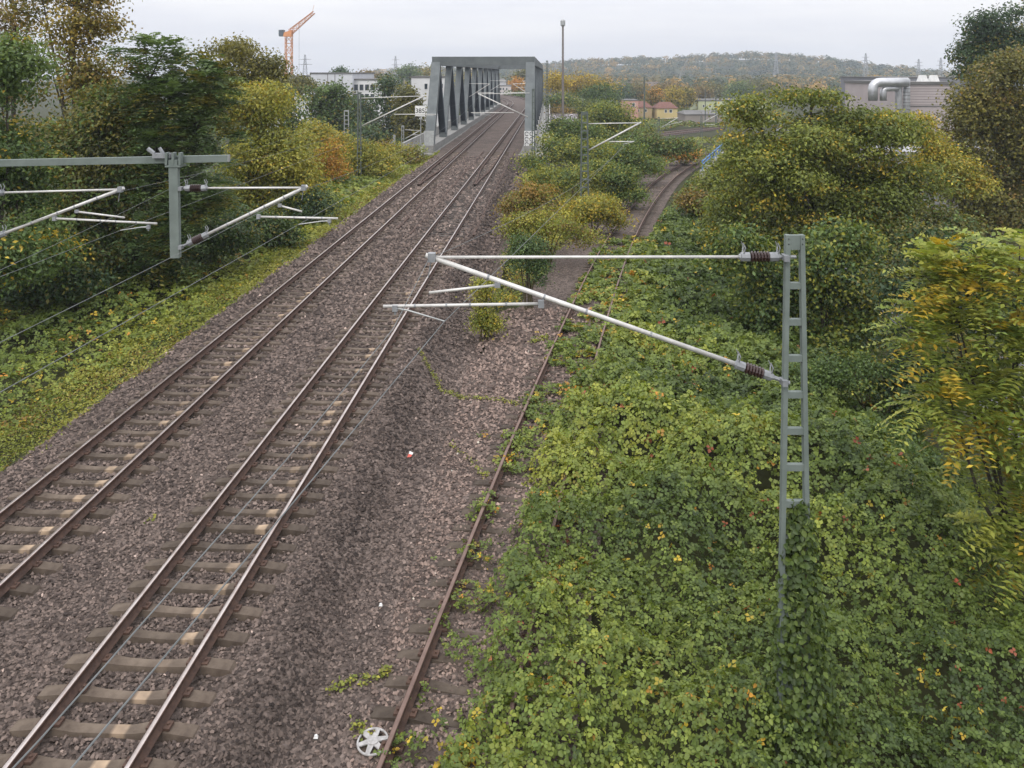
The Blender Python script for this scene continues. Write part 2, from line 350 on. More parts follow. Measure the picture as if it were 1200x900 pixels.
# ------------------------------------------------------------------ ballast stones
def stones(n, yr, lf, rf, size, dens, name, parent, colf, skip):
    Y = RNG.uniform(*yr, n * 3); keep = RNG.random(len(Y)) < dens(Y); Y = Y[keep][:n]
    l, r = lf(Y), rf(Y); X = l + (r - l) * RNG.random(len(Y)); k = skip(X, Y); X, Y = X[k], Y[k]
    s = size(Y) * RNG.uniform(.6, 1.25, len(X)); Z = gz(X, Y) + s * RNG.uniform(.05, .75, len(X)) - .022 * ((np.abs(X - xa(Y)) < 1.25) | (np.abs(X - xb(Y)) < 1.25))
    base = np.array([(1, 0, -.2), (.31, .95, -.2), (-.81, .59, -.2), (-.81, -.59, -.2), (.31, -.95, -.2), (0, 0, .95)], float)
    q = base[None] * RNG.uniform(.45, 1.05, (len(X), 6, 1)) + RNG.uniform(-.28, .28, (len(X), 6, 3)); q[:, 5, :2] *= 1.9; q[:, :, 2] *= .85
    ang = RNG.uniform(0, 6.28, len(X)); c, sn = np.cos(ang), np.sin(ang)
    V = np.stack([q[..., 0] * c[:, None] - q[..., 1] * sn[:, None], q[..., 0] * sn[:, None] + q[..., 1] * c[:, None], q[..., 2]], -1) * s[:, None, None]
    V += np.stack([X, Y, Z], -1)[:, None]
    fs = np.array([(0, 1, 5), (1, 2, 5), (2, 3, 5), (3, 4, 5), (4, 0, 5)])
    FA = (fs[None] + (np.arange(len(X)) * 6)[:, None, None]).reshape(-1, 3)
    C = np.repeat(colf(X, Y), 6, 0)
    return tag(np_mesh(name, V.reshape(-1, 3), FA, STONE, parent, C), kind='stuff')
def skipf(trs):
    def f(X, Y):
        ok = np.ones(len(X), bool)
        for tr, cov in trs:
            px = np.interp(Y, tr.p[:, 1], tr.p[:, 0]); tx = np.interp(Y, tr.p[:, 1], tr.t[:, 0]); ty = np.interp(Y, tr.p[:, 1], tr.t[:, 1])
            lat = (X - px) * ty; along = np.interp(Y, tr.p[:, 1], tr.s) + (X - px) * tx
            ds = np.array([q[0] for q in tr.sl]); i = np.clip(np.searchsorted(ds, along), 1, len(ds) - 1)
            near = np.minimum(np.abs(ds[i] - along), np.abs(ds[i - 1] - along))
            ok &= ~(np.abs(np.abs(lat) - .7535) < .12)
            ok &= ~((near < .15) & (np.abs(lat) < 1.29) & (RNG.random(len(X)) > cov))
        return ok
    return f
def scol(X, Y):
    n = len(X); a = RNG.random(n)[:, None]; g = np.array([.050, .041, .038]); h = np.array([.225, .183, .163])
    c = g + (h - g) * a ** 1.5
    b = xb(Y); sh = np.exp(-((X - b - 2.35 + .5 * fbm(Y / 2, X / 2, 4)) / .55) ** 2)[:, None]      # stones get darker in a band along the shoulder
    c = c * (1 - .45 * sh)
    pale = sstep(.9, 1.6, X - b - 2.1)[:, None]; c = c * (1 + .38 * pale) * np.where(pale > .5, np.array([1.03, .99, .97]), 1)
    c = c * (.8 + .4 * fbm(X / 1.3, Y / 1.3, 9)[:, None])
    c = c * np.array([.93, .875, .83])
    w = RNG.random(n) < .008; c[w] = c[w] * 2.4
    return np.clip(c, .01, .5)
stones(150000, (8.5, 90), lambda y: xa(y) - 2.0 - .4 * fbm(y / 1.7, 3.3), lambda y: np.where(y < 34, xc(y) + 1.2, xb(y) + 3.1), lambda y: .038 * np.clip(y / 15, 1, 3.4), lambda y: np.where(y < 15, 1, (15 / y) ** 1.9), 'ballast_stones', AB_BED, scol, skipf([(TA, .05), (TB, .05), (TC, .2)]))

# ------------------------------------------------------------------ foliage tools
def leaves(C, Nn, D, L, Wd, col, hexa=False, fold=.18):
    n = len(C); Nn = unit(Nn); D = unit(D - Nn * np.sum(D * Nn, -1, keepdims=True)); S = np.cross(Nn, D)
    L = np.broadcast_to(L, (n,))[:, None]; Wd = np.broadcast_to(Wd, (n,))[:, None]
    base = C - D * L * .5
    if hexa:
        V = np.stack([base, base + D * L * .3 + S * Wd * .5 + Nn * Wd * fold, base + D * L * .68 + S * Wd * .38 + Nn * Wd * fold * .6, base + D * L - Nn * L * .08,
                      base + D * L * .68 - S * Wd * .38 + Nn * Wd * fold * .6, base + D * L * .3 - S * Wd * .5 + Nn * Wd * fold], 1)
        f = np.array([(0, 3, 2, 1), (0, 5, 4, 3)]); k = 6
    else:
        V = np.stack([base, base + D * L * .45 + S * Wd * .5 + Nn * Wd * fold, base + D * L, base + D * L * .45 - S * Wd * .5 + Nn * Wd * fold], 1)
        f = np.array([(0, 2, 1), (0, 3, 2)]); k = 4
    FA = (f[None] + (np.arange(n) * k)[:, None, None]).reshape(-1, f.shape[1])
    return V.reshape(-1, 3), FA, np.repeat(col, k, 0)
def palcol(pal, t, jit=.18):
    pal = np.asarray(pal, float); t = np.clip(t, 0, 1) * (len(pal) - 1); i = np.minimum(t.astype(int), len(pal) - 2); u = (t - i)[:, None]
    c = pal[i] * (1 - u) + pal[i + 1] * u
    return np.clip(1.16 * c * (1 + RNG.normal(0, jit, (len(t), 1))), .004, .6)
def rdir(n): return unit(RNG.normal(0, 1, (n, 3)))
GREEN = [(.028, .050, .016), (.055, .092, .026), (.090, .138, .036), (.14, .19, .048)]
DKGREEN = [(.020, .040, .018), (.038, .068, .028), (.064, .105, .040), (.105, .150, .060)]
OLIVE = [(.050, .056, .015), (.095, .098, .022), (.15, .138, .030), (.21, .175, .035)]
YGREEN = [(.060, .082, .018), (.115, .145, .026), (.19, .205, .035), (.29, .265, .042)]
YELLOW = [(.15, .14, .025), (.27, .22, .03), (.40, .29, .035), (.48, .31, .035)]
BROWNISH = [(.070, .058, .022), (.13, .098, .032), (.20, .14, .038), (.28, .17, .04)]
ORANGE = [(.16, .10, .025), (.31, .17, .03), (.44, .23, .035), (.46, .19, .035)]
BARK = mat('bark', (.085, .072, .055), (.04, .033, .026), scale=6, rough=.95, bump=.5, stretch=(4, 4, 1))
STEM = mat('stem', (.09, .075, .04), (.05, .04, .022), scale=8, rough=.9)

def crown_geo(lobes, pal, clumps, per, L, Wd, spread, mode='leaf', up=.38, out=.6, hole=.0, shell=.42, tone=(0.2, .85), accent=None, flat=.55, sub=8):
    """lobes: list of (centre, radii) in world metres; clumps = number of leaf clumps; per = leaves in each"""
    big, lobes, toff = lobes, [], []
    for c, r in big:            # boughs: each lobe breaks up into several leaf masses with gaps between
        k = sub; d = rdir(k); d[:, 2] = d[:, 2] * .9 + .12; sz = RNG.uniform(.34, .56, k)
        for e, q in zip(d, sz): lobes.append((np.asarray(c) + e * np.asarray(r) * (1.02 - q * .85), np.asarray(r) * q * np.array([1.15, 1.15, .85]))); toff.append(RNG.normal(0, .13))
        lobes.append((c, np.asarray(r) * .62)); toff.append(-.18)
    toff = np.array(toff)
    vol = np.array([np.prod(r) ** (2 / 3) for _, r in lobes]); cnt = np.maximum(1, (clumps * vol / vol.sum()).astype(int))
    CC, OO, TO = [], [], []
    for (c, r), k in zip(lobes, cnt):
        d = rdir(k); rad = shell + (1.04 - shell) * RNG.random(k) ** .6
        bump = .82 + .36 * vnoise(d[:, 0] * 2.3 + 7 * c[0], d[:, 2] * 2.3 + d[:, 1] * 1.9 + c[1], 3)
        CC.append(np.asarray(c) + d * np.asarray(r) * (rad * bump)[:, None]); OO.append(d)
    CC = np.concatenate(CC); OO = np.concatenate(OO); TO = np.repeat(toff, cnt)
    if hole:
        k = fbm(CC[:, 0] / spread / 2.2, CC[:, 2] / spread / 2.2 + CC[:, 1] / spread / 3, 21) > hole; CC, OO, TO = CC[k], OO[k], TO[k]
    nc = len(CC)
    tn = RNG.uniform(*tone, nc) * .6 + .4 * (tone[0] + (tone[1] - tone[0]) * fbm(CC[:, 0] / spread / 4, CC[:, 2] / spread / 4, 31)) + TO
    ac = RNG.random(nc) < (accent[1] if accent else 0)
    i = np.repeat(np.arange(nc), per); n = len(i)
    if mode == 'leaf':
        off = RNG.normal(0, 1, (n, 3)) * spread * .5; off[:, 2] *= flat
        off[:, 2] -= .25 * np.hypot(off[:, 0], off[:, 1])
        C = CC[i] + off
        Nn = np.array([0, 0, up]) + OO[i] * out + RNG.normal(0, .42, (n, 3)); D = rdir(n) + OO[i] * .5 + np.array([0, 0, -.35])
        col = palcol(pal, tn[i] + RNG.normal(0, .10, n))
        if accent: m = ac[i]; col[m] = palcol(accent[0], RNG.random(m.sum()))
        return leaves(C, Nn, D, L * RNG.uniform(.7, 1.2, n), Wd * RNG.uniform(.7, 1.2, n), col), CC
    # pinnate fronds: per = fronds in a clump, spread = frond length, L/Wd = leaflet
    az = RNG.uniform(0, 6.283, n); d = np.stack([np.cos(az), np.sin(az), RNG.uniform(-.1, .55, n)], -1) + OO[i] * .7; d = unit(d)
    fl = spread * RNG.uniform(.7, 1.15, n); K = max(4, int(spread / (Wd * 1.5))); t = np.linspace(.18, 1, K)
    o = CC[i] + RNG.normal(0, .12, (n, 3)) * spread
    Pp = o[:, None] + d[:, None] * (fl[:, None] * t)[..., None] + np.array([0, 0, -1.0]) * (fl[:, None] * .38 * t ** 2)[..., None]
    side = unit(np.cross(d, np.array([0, 0, 1.0]))); nn = unit(np.cross(side, d))
    Cs, Ns, Ds, cl_, Ls = [], [], [], [], []
    fc = tn[i] + RNG.normal(0, .1, n); am = ac[i]
    for sg in (-1, 1):
        dd = side[:, None] * sg * .9 + d[:, None] * .35 + np.array([0, 0, -.22]); dd = unit(np.broadcast_to(dd, Pp.shape) + RNG.normal(0, .1, Pp.shape))
        ll = np.broadcast_to(L * (1.05 - .5 * (t - .35) ** 2 * 1.6), (n, K)) * RNG.uniform(.85, 1.1, (n, K))
        Cs.append((Pp + dd * (ll * .5)[..., None]).reshape(-1, 3)); Ds.append(dd.reshape(-1, 3)); Ls.append(ll.ravel())
        Ns.append((np.broadcast_to(nn[:, None], Pp.shape) + RNG.normal(0, .22, Pp.shape)).reshape(-1, 3)); cl_.append((np.repeat(fc, K), np.repeat(am, K)))
    C = np.concatenate(Cs); tt = np.concatenate([a for a, _ in cl_]); mm = np.concatenate([b for _, b in cl_])
    col = palcol(pal, tt + RNG.normal(0, .05, len(tt)), .1)
    if accent: col[mm] = palcol(accent[0], RNG.random(mm.sum()))
    Ls = np.concatenate(Ls)
    return leaves(C, np.concatenate(Ns), np.concatenate(Ds), Ls, Wd * Ls / L, col), CC

def plant(name, label, cat, Y, lobes, pal, clumps, per, leaf, spread, mode='leaf', trunk=.14, stems=1, group=None, base=None, limbs=14, dy=.85, **kw):
    """lobes: (px, py, rx_px, rz_px[, dY]) measured at depth Y; the foot comes from the ground below"""
    W3 = []
    for q in lobes:
        y = Y + (q[4] if len(q) > 4 else 0); W3.append((P(q[0], q[1], y), np.array([q[2] * y / F, q[2] * y / F * dy, q[3] * y / F])))
    if base is None:
        w = np.array([np.prod(r) for _, r in W3]); c = sum(a * b for (a, _), b in zip(W3, w)) / w.sum(); bx, by = c[0], c[1]
    else: bx, by = base
    bzv = float(gz(bx, by)); root = thing(name, (bx, by, bzv), label, cat, group)
    ck, lk = (1.75, 1.25) if mode == 'leaf' else (1.5, 1.2)
    (V, FA, C), CC = crown_geo(W3, pal, int(clumps * ck), per, leaf[0] * lk, leaf[1] * lk * 1.1, spread, mode, **kw)
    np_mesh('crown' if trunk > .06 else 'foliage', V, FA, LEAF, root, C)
    mb = MB(); b0 = np.array([bx, by, bzv - .15]); rr = random.Random(len(label) * 7 + int(Y))
    if stems == 1:
        order = sorted(W3, key=lambda q: q[0][2]); top = order[-1][0]; low = min(c[2] - r[2] for c, r in W3)
        fork = b0 + (top - b0) * .35; fork[2] = max(b0[2] + .8, min(fork[2], order[0][0][2])); fork[:2] += [rr.uniform(-.2, .2), rr.uniform(-.2, .2)]
        mid = (b0 + fork) / 2 + np.array([rr.uniform(-.15, .15), rr.uniform(-.15, .15), 0])
        mb.tube([b0, b0 + (mid - b0) * .15, mid, fork], [trunk * 1.5, trunk * 1.1, trunk * .95, trunk * .8], 7)
        hubs = []
        for c, r in W3:
            e = c + np.array([0, 0, r[2] * .35]); m = fork + (e - fork) * .5 + np.array([rr.uniform(-.3, .3), rr.uniform(-.3, .3), -.1 * np.linalg.norm(e - fork)]) * .6
            mb.tube([fork, m, e], [trunk * .62, trunk * .42, trunk * .15], 6); hubs += [(m + (e - m) * u, trunk * .25) for u in (0, .35, .7)]
        for k in range(limbs):
            e = CC[rr.randrange(len(CC))]; h, rd = min(hubs, key=lambda q: np.linalg.norm(q[0] - e) + .5 * abs(q[0][2] + .5 - e[2]))
            m = (h + e) / 2 + np.array([0, 0, .08 * np.linalg.norm(e - h)]); mb.tube([h, m, e], [rd, rd * .6, rd * .2], 5, cap=False)
        mb.build('trunk', BARK, root)
    else:
        for k in range(stems):
            e = CC[rr.randrange(len(CC))]; s0 = b0 + np.array([rr.uniform(-.25, .25), rr.uniform(-.2, .2), 0])
            mb.tube([s0, s0 + (e - s0) * .5 + np.array([0, 0, .1 * np.linalg.norm(e - s0)]), e], [trunk, trunk * .7, trunk * .25], 5, cap=False)
        mb.build('stem', STEM, root)
    return root
# ------------------------------------------------------------------ bramble thicket right of the siding, vines and grass on the left
def cover_right(X, Y):
    d = X - xc(Y); e = .55 * (fbm(X / 1.2, Y / 1.2, 2) - .5)
    edge = np.interp(Y, [0, 12, 18, 24, 29, 45, 60], [.1, -.05, -.2, .1, 1.1, 1.5, 1.9])
    full = sstep(edge - .15, edge + .6, d + e * 1.6)
    h = -.1 + 1.35 * fbm(X / 1.5, Y / 1.5, 41) + .75 * (fbm(X / .45, Y / .45, 43) - .5)
    h = np.maximum(h, .12)
    h = h + 1.0 * np.exp(-((X - 8.2) / 2.6) ** 2 - ((Y - 18.5) / 4.0) ** 2) + .5 * np.exp(-((X - 5.0) / 2.0) ** 2 - ((Y - 21) / 3.0) ** 2) + .9 * np.exp(-((X - 8.8) / 2) ** 2 - ((Y - 12.5) / 2.5) ** 2)
    return full, h * full
def ground_cover(name, label, X, Y, cov, hf, pal, size, dens_tone, accent, tri=True, up=1.1, tilt=.45, depth=.2, group=None):
    n = len(X); dp = -np.log(np.clip(1 - RNG.random(n) * .93, .02, 1)) * depth
    Z0 = gz(X, Y); h = hf(X, Y); e = .08
    gx = (hf(X + e, Y) - hf(X - e, Y)) / (2 * e); gy = (hf(X, Y + e) - hf(X, Y - e)) / (2 * e)
    Z = Z0 + np.maximum(.015, h - np.minimum(dp, h * .95)) + RNG.normal(0, .025, n)
    Nn = np.stack([-gx * .7, -gy * .7, np.full(n, up)], -1) + RNG.normal(0, tilt, (n, 3)); D = rdir(n) * np.array([1, 1, .3]) + np.array([0, -.25, -.1])
    s = size(Y) * RNG.uniform(.65, 1.2, n); tone = dens_tone(X, Y) + RNG.normal(0, .13, n); col = palcol(pal, tone, .15)
    for ap, pr, sc in accent:
        m = RNG.random(n) < pr * sstep(.52, .72, fbm(X / sc, Y / sc, int(sc * 100))) ; col[m] = palcol(ap, RNG.random(m.sum()))
    C = np.stack([X, Y, Z], -1); Nn = unit(Nn)
    if tri:
        D = unit(D - Nn * np.sum(D * Nn, -1, keepdims=True)); S = np.cross(Nn, D)
        Cs = np.concatenate([C + D * s[:, None] * .62, C - D * s[:, None] * .12 + S * s[:, None] * .5, C - D * s[:, None] * .12 - S * s[:, None] * .5])
        Ds = np.concatenate([D, S + D * .25, -S + D * .25]); Ns = np.concatenate([Nn] * 3) + RNG.normal(0, .16, (3 * n, 3)); ss = np.concatenate([s * 1.05, s * .9, s * .9]); cc = np.concatenate([col] * 3)
        if Y.min() < 13:
            far = np.concatenate([Y > 13.5] * 3); V1, F1, K1 = leaves(Cs[~far], Ns[~far], Ds[~far], ss[~far], ss[~far] * .8, cc[~far], hexa=True, fold=.14)
            V2, F2, K2 = leaves(Cs[far], Ns[far], Ds[far], ss[far], ss[far] * .9, cc[far], fold=.14); F1 = np.concatenate([F1[:, [0, 1, 2]], F1[:, [0, 2, 3]]])
            V, FA, C3 = np.concatenate([V1, V2]), np.concatenate([F1, F2 + len(V1)]), np.concatenate([K1, K2])
        else: V, FA, C3 = leaves(Cs, Ns, Ds, ss, ss * .9, cc, fold=.14)
    else: V, FA, C3 = leaves(C, Nn, D, s, s * (.5 if tri is False else .8), col)
    return tag(np_mesh(name, V, FA, LEAF, org=(X.mean(), Y.mean(), Z.min()), col=C3), label, None, group, 'stuff')
def scatter(n, yr, lf, rf, falloff, ref):
    Y = RNG.uniform(*yr, n * 8); w = np.minimum(1, (ref / Y) ** falloff) * np.clip((rf(Y) - lf(Y)) / np.max(rf(Y) - lf(Y)), 0, 1)
    Y = Y[RNG.random(len(Y)) < w][:n]; return lf(Y) + (rf(Y) - lf(Y)) * RNG.random(len(Y)), Y
BRAM = [(.030, .050, .014), (.062, .094, .022), (.105, .145, .030), (.165, .205, .038), (.25, .265, .045)]
X, Y = scatter(74000, (8, 62), lambda y: xc(y) - .3, lambda y: np.minimum(.64 * y + 1.2, xc(y) + 11), 1.1, 12)
cv, hh = cover_right(X, Y); d = X - xc(Y)
k = RNG.random(len(X)) < cv; X, Y = X[k], Y[k]
btone = lambda x, y: -.02 + .95 * fbm(x / 1.9, y / 1.9, 61) + .30 * (fbm(x / .5, y / .5, 62) - .5) + .16 * sstep(3.5, .5, x - xc(y)) - .12 * sstep(4.5, 7.5, x) + .06 * sstep(14, 20, y)
ground_cover('bramble_thicket', 'dense green bramble thicket covering the bank right of the siding', X, Y, None, lambda x, y: cover_right(x, y)[1], BRAM, lambda y: .07 * np.clip(y / 13, 1, 3), btone, [(YELLOW, .06, 1.3), (ORANGE, .012, 1.9), ([(.25, .06, .03), (.32, .12, .06)], .02, 1.1)])
# thin trailing shoots creeping over the siding
X, Y = scatter(17000, (9, 50), lambda y: xc(y) - 1.7, lambda y: xc(y) + 1.6, .9, 12)
d = X - xc(Y); pr = fbm(X / .7, Y / .7, 71) + .16 * fbm(X / .25, Y / .25, 72) - .30 * sstep(-.75, -1.3, d) + .10 * sstep(-.5, .6, d)
k = (pr > .555) & (RNG.random(len(X)) < sstep(.555, .65, pr)); X, Y = X[k], Y[k]
ground_cover('creeping_bramble', 'sparse bramble shoots creeping between the siding rails', X, Y, None, lambda x, y: np.full(np.shape(x), .16) + .12 * fbm(x / .4, y / .4, 5), BRAM, lambda y: .058 * np.clip(y / 13, 1, 3), lambda x, y: .35 + .45 * fbm(x / 1.5, y / 1.5, 61), [(YELLOW, .3, .8), (ORANGE, .2, .9)], depth=.09)
# left side
def cover_left(X, Y):
    d = xa(Y) - X; h = .12 + .75 * sstep(3.6, 7, d) * (.35 + fbm(X / 1.5, Y / 1.5, 81)) + .2 * (fbm(X / .5, Y / .5, 83) - .5) + .5 * sstep(8, 12, d)
    return np.maximum(.05, h)
X, Y = scatter(36000, (14, 95), lambda y: xa(y) - 15 - .05 * y, lambda y: xa(y) - 3.3 - .8 * fbm(y / 3, 1.1), 1.2, 17)
ground_cover('vine_bank', 'green ivy and bramble carpet on the bank left of the grass strip', X, Y, None, cover_left, BRAM, lambda y: .09 * np.clip(y / 20, 1, 4), lambda x, y: .2 + .7 * fbm(x / 2, y / 2, 91) + .2 * sstep(6.5, 4, xa(y) - x), [(YELLOW, .1, 1.7), (ORANGE, .12, 1.2)])
GRASS = [(.09, .12, .022), (.16, .185, .03), (.24, .245, .045), (.33, .30, .08)]
X, Y = scatter(50000, (12, 96), lambda y: xa(y) - 4.6, lambda y: xa(y) - 1.45 - .5 * fbm(y / 1.7, 3.3) - .5 * vnoise(y / 4, 2.2, 5), 1.3, 16)
k = RNG.random(len(X)) < sstep(1.55, 2.6, xa(Y) - X + 1.5 * (fbm(X / .7, Y / .9, 18) - .5) - .8 * (vnoise(Y / 3.2, 4.4, 6) - .5)); X, Y = X[k], Y[k]
ground_cover('grass_strip', 'strip of short yellow-green grass along the left track', X, Y, None, lambda x, y: .04 + .25 * fbm(x / .8, y / .8, 12) ** 2, GRASS, lambda y: .07 * np.clip(y / 17, 1, 4.5), lambda x, y: .15 + .75 * fbm(x / 1.4, y / 2.5, 95), [(YELLOW, .15, 1.5), (BRAM, .5, 1.0), (BROWNISH, .3, 2.3)], tri=False, tilt=.8, depth=.06)

# ------------------------------------------------------------------ truss bridge
STEEL = mat('bridge_paint', (.135, .150, .152), (.092, .104, .106), scale=.9, rough=.7, bump=.05, detail=8)
STEEL_SHADED = mat('bridge_paint_shaded', (.055, .070, .088), (.038, .048, .062), scale=.8, rough=.75)  # same bridge paint with shade put into the colour, for down-facing diagonals
CONC = mat('concrete', (.25, .245, .23), (.17, .165, .155), scale=1.2, rough=.9, bump=.1, detail=8)
CONC_P = mat('concrete_pale', (.38, .375, .355), (.27, .265, .25), scale=1.0, rough=.9)
WHITE = mat('white_paint', (.72, .72, .70), (.58, .58, .57), scale=2, rough=.6)
GALV = mat('galvanised_steel', (.42, .43, .42), (.30, .31, .31), scale=5, rough=.5, metal=.5)
ALU = mat('aluminium_tube', (.64, .63, .60), (.48, .47, .45), scale=6, rough=.5, metal=.25)
MASTG = mat('mast_green_paint', (.165, .195, .178), (.125, .15, .136), scale=3, rough=.65)
MASTD = mat('mast_dark_paint', (.105, .125, .11), (.075, .088, .078), scale=3, rough=.75)
BROWN = mat('insulator_brown', (.045, .024, .020), (.03, .016, .014), scale=6, rough=.3, spec=.5)
CAPG = mat('insulator_cap', (.30, .31, .32), (.20, .21, .22), scale=6, rough=.6, metal=.3)
COPPER = mat('wire', (.20, .21, .21), (.14, .15, .15), scale=3, rough=.6, metal=.4)
BLACK = mat('black', (.02, .02, .022), (.012, .012, .014), scale=3, rough=.6)
ax = lambda Y: (xa(Y) + xb(Y)) / 2            # bridge axis
HW = 5.65
root = thing('truss_bridge', (float(ax(BY0)), BY0, -.3), 'blue-grey steel truss railway bridge with box portal over two tracks', 'bridge')
side = unit(np.array([1, -.0445, 0])); fwd = np.array([.0445, 1, 0])
def bp(off, Y, z): return np.array([-7.99 + .0445 * Y, Y, z]) + side * off
PAN = (BY1 - BY0) / 10
for sg in (-1, 1):
    MB().bar(bp(sg * HW, BY0 + PAN / 2 - .55, 9.98), bp(sg * HW, BY1 - PAN / 2 + .55, 9.98), 1.0, 1.04, side).build('top_chord', STEEL, root)
    MB().bar(bp(sg * HW, BY0 - .6, -.25), bp(sg * HW, BY1 + .6, -.25), 1.15, 1.3, side).build('bottom_chord', CONC, root)
    for k in range(10):
        yb, yt, ye = BY0 + k * PAN, BY0 + (k + .5) * PAN, BY0 + (k + 1) * PAN
        for a, b, nm in ((bp(sg * HW, yb + .35, .35), bp(sg * HW, yt - .3, 9.6), k == 0), (bp(sg * HW, yt + .3, 9.6), bp(sg * HW, ye - .35, .35), k == 9)):
            if nm: MB().bar(a, b, 1.08, .95, side).build('end_post', STEEL, root)
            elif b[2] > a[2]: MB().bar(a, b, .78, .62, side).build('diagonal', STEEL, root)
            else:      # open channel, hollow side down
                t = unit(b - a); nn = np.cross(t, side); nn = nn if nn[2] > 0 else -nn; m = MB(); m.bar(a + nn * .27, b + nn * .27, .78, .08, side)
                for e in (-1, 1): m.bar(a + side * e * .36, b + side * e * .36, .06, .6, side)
                m.build('diagonal', STEEL_SHADED, root)
        if k: MB().box(*[v for v in (bp(sg * HW, yb, 0)[0] - .45, bp(sg * HW, yb, 0)[0] + .45)], yb - .75, yb + .75, .3, 1.0).build('gusset_plate', STEEL, root)
    # walkway outside the truss
    w = MB(); w.bar(bp(sg * (HW + 1.35), BY0 - 4, -.35), bp(sg * (HW + 1.35), BY1, -.35), 1.9, .3, side); w.build('walkway', CONC_P, root)
    rl = MB().bar(bp(sg * (HW + 2.25), BY0 - 4, .35), bp(sg * (HW + 2.25), BY1, .35), .12, 1.15, side).build('parapet', CONC_P, root)
    MB().bar(bp(sg * (HW + 2.25), BY0 - 4, .96), bp(sg * (HW + 2.25), BY1, .96), .2, .08, side).build('handrail', CONC_P, rl)
for yy in (BY0 + PAN / 2 - .1, BY1 - PAN / 2 + .1):
    MB().bar(bp(-HW + .5, yy, 9.975), bp(HW - .5, yy, 9.975), 1.05, .9, (0, 0, 1)).build('portal_beam', STEEL, root)
MB().bar(bp(0, BY0 - .5, -.66), bp(0, BY1 + .5, -.66), 2 * HW - 1.2, .7, side).build('deck', CONC, root)
for yy in (BY0 - 1.2, BY1 + 1.2):
    MB().bar(bp(-HW - 2.3, yy, -3.45), bp(HW + 2.3, yy, -3.45), 6.1, 2.2, (0, 0, 1)).build('abutment', CONC, root)
for sg in (-1, 1):     # galvanised cabinets / graffiti at the post feet
    g = MB(); c = bp(sg * HW, BY0 - .02, 1.3)
    g.bar(c + np.array([0, -.22, -1.2]), c + np.array([0, -.1, .75]), 1.12, .03, side); g.build('foot_panel', WHITE if sg > 0 else GALV, root)
# graffiti strokes on the right post foot
gm = MB(); c = bp(HW, BY0 - .24, 1.3); rr = random.Random(4)
for i in range(3):
    for j in range(2):
        q = c + side * (-.27 + .54 * j) + np.array([0, -.03 + .06 * (i - 1), -.75 + i * .6])
        th = np.linspace(.3, 5.6, 9); pts = [q + side * .2 * math.cos(a) + np.array([0, -.02, .22 * math.sin(a)]) for a in th]; gm.tube(pts, .035, 4)
gm.build('graffiti', BLACK, root)
sgn = thing('signal_board', bp(-HW - .9, BY0 - .6, -.3), 'small white board with black digits beside the left bridge post', 'sign')
p0 = P(493, 130, 95.0)
MB().bar(p0 + np.array([-.62, 0, 0]), p0 + np.array([.5, 0, 0]), 1.15, .06, (0, 0, 1)).build('board', WHITE, sgn)
MB().tube([p0 + np.array([0, .1, -4.8]), p0 + np.array([0, .1, .4])], .05, 6).build('post', GALV, sgn)
def digits(txt, p, h, parent):
    cu = bpy.data.curves.new('digits', 'FONT'); cu.body = txt; cu.size = h; cu.align_x = 'CENTER'; cu.align_y = 'CENTER'; cu.extrude = .004
    to = bpy.data.objects.new('digits', cu); me = bpy.data.meshes.new_from_object(to); bpy.data.objects.remove(to)
    me.materials.clear(); me.materials.append(BLACK); o = bpy.data.objects.new('digits', me); COL.objects.link(o); o.parent = parent; o.location = np.array(p) - ORG[parent]; o.rotation_euler = (math.pi / 2, 0, 0)
digits('385', p0 + np.array([-.06, -.045, 0]), .72, sgn)

# ------------------------------------------------------------------ catenary equipment
def insulator(parent, a, d, ln=.42, r=1.0):
    a = np.array(a); d = unit(d); g = MB()
    prof = [(0, .035), (.04, .035), (.05, .05), (.26, .05), (.27, .03)]
    g.tube([a + d * ln * t for t, _ in prof], [x * r for _, x in prof], 8); g.tube([a + d * ln * t for t in (.73, .74, .95, .96, 1)], [x * r for x in (.03, .05, .05, .035, .03)], 8)
    o = g.build('insulator', CAPG, parent, smooth=False)
    s = MB(); pts, rs = [], []
    for i in range(6):
        t = .27 + .46 * i / 6; pts += [t, t + .015, t + .05, t + .065]; rs += [.03, .062, .05, .03]
    s.tube([a + d * ln * t for t in pts], [x * r for x in rs], 10); s.build('insulator_sheds', BROWN, o)
    h = MB(); u = np.array([0, 0, 1.0])
    for t in (.06, .9):
        for sd in (-.03, .03):
            q = a + d * ln * t + np.array([0, sd, .03]); h.tube([q, q + u * .1 + np.array([.02, sd, 0]) , q + u * .17 + np.array([-.01, sd * .6, 0])], [.012, .01, .006], 5)
    h.build('arcing_horn', CAPG, o)
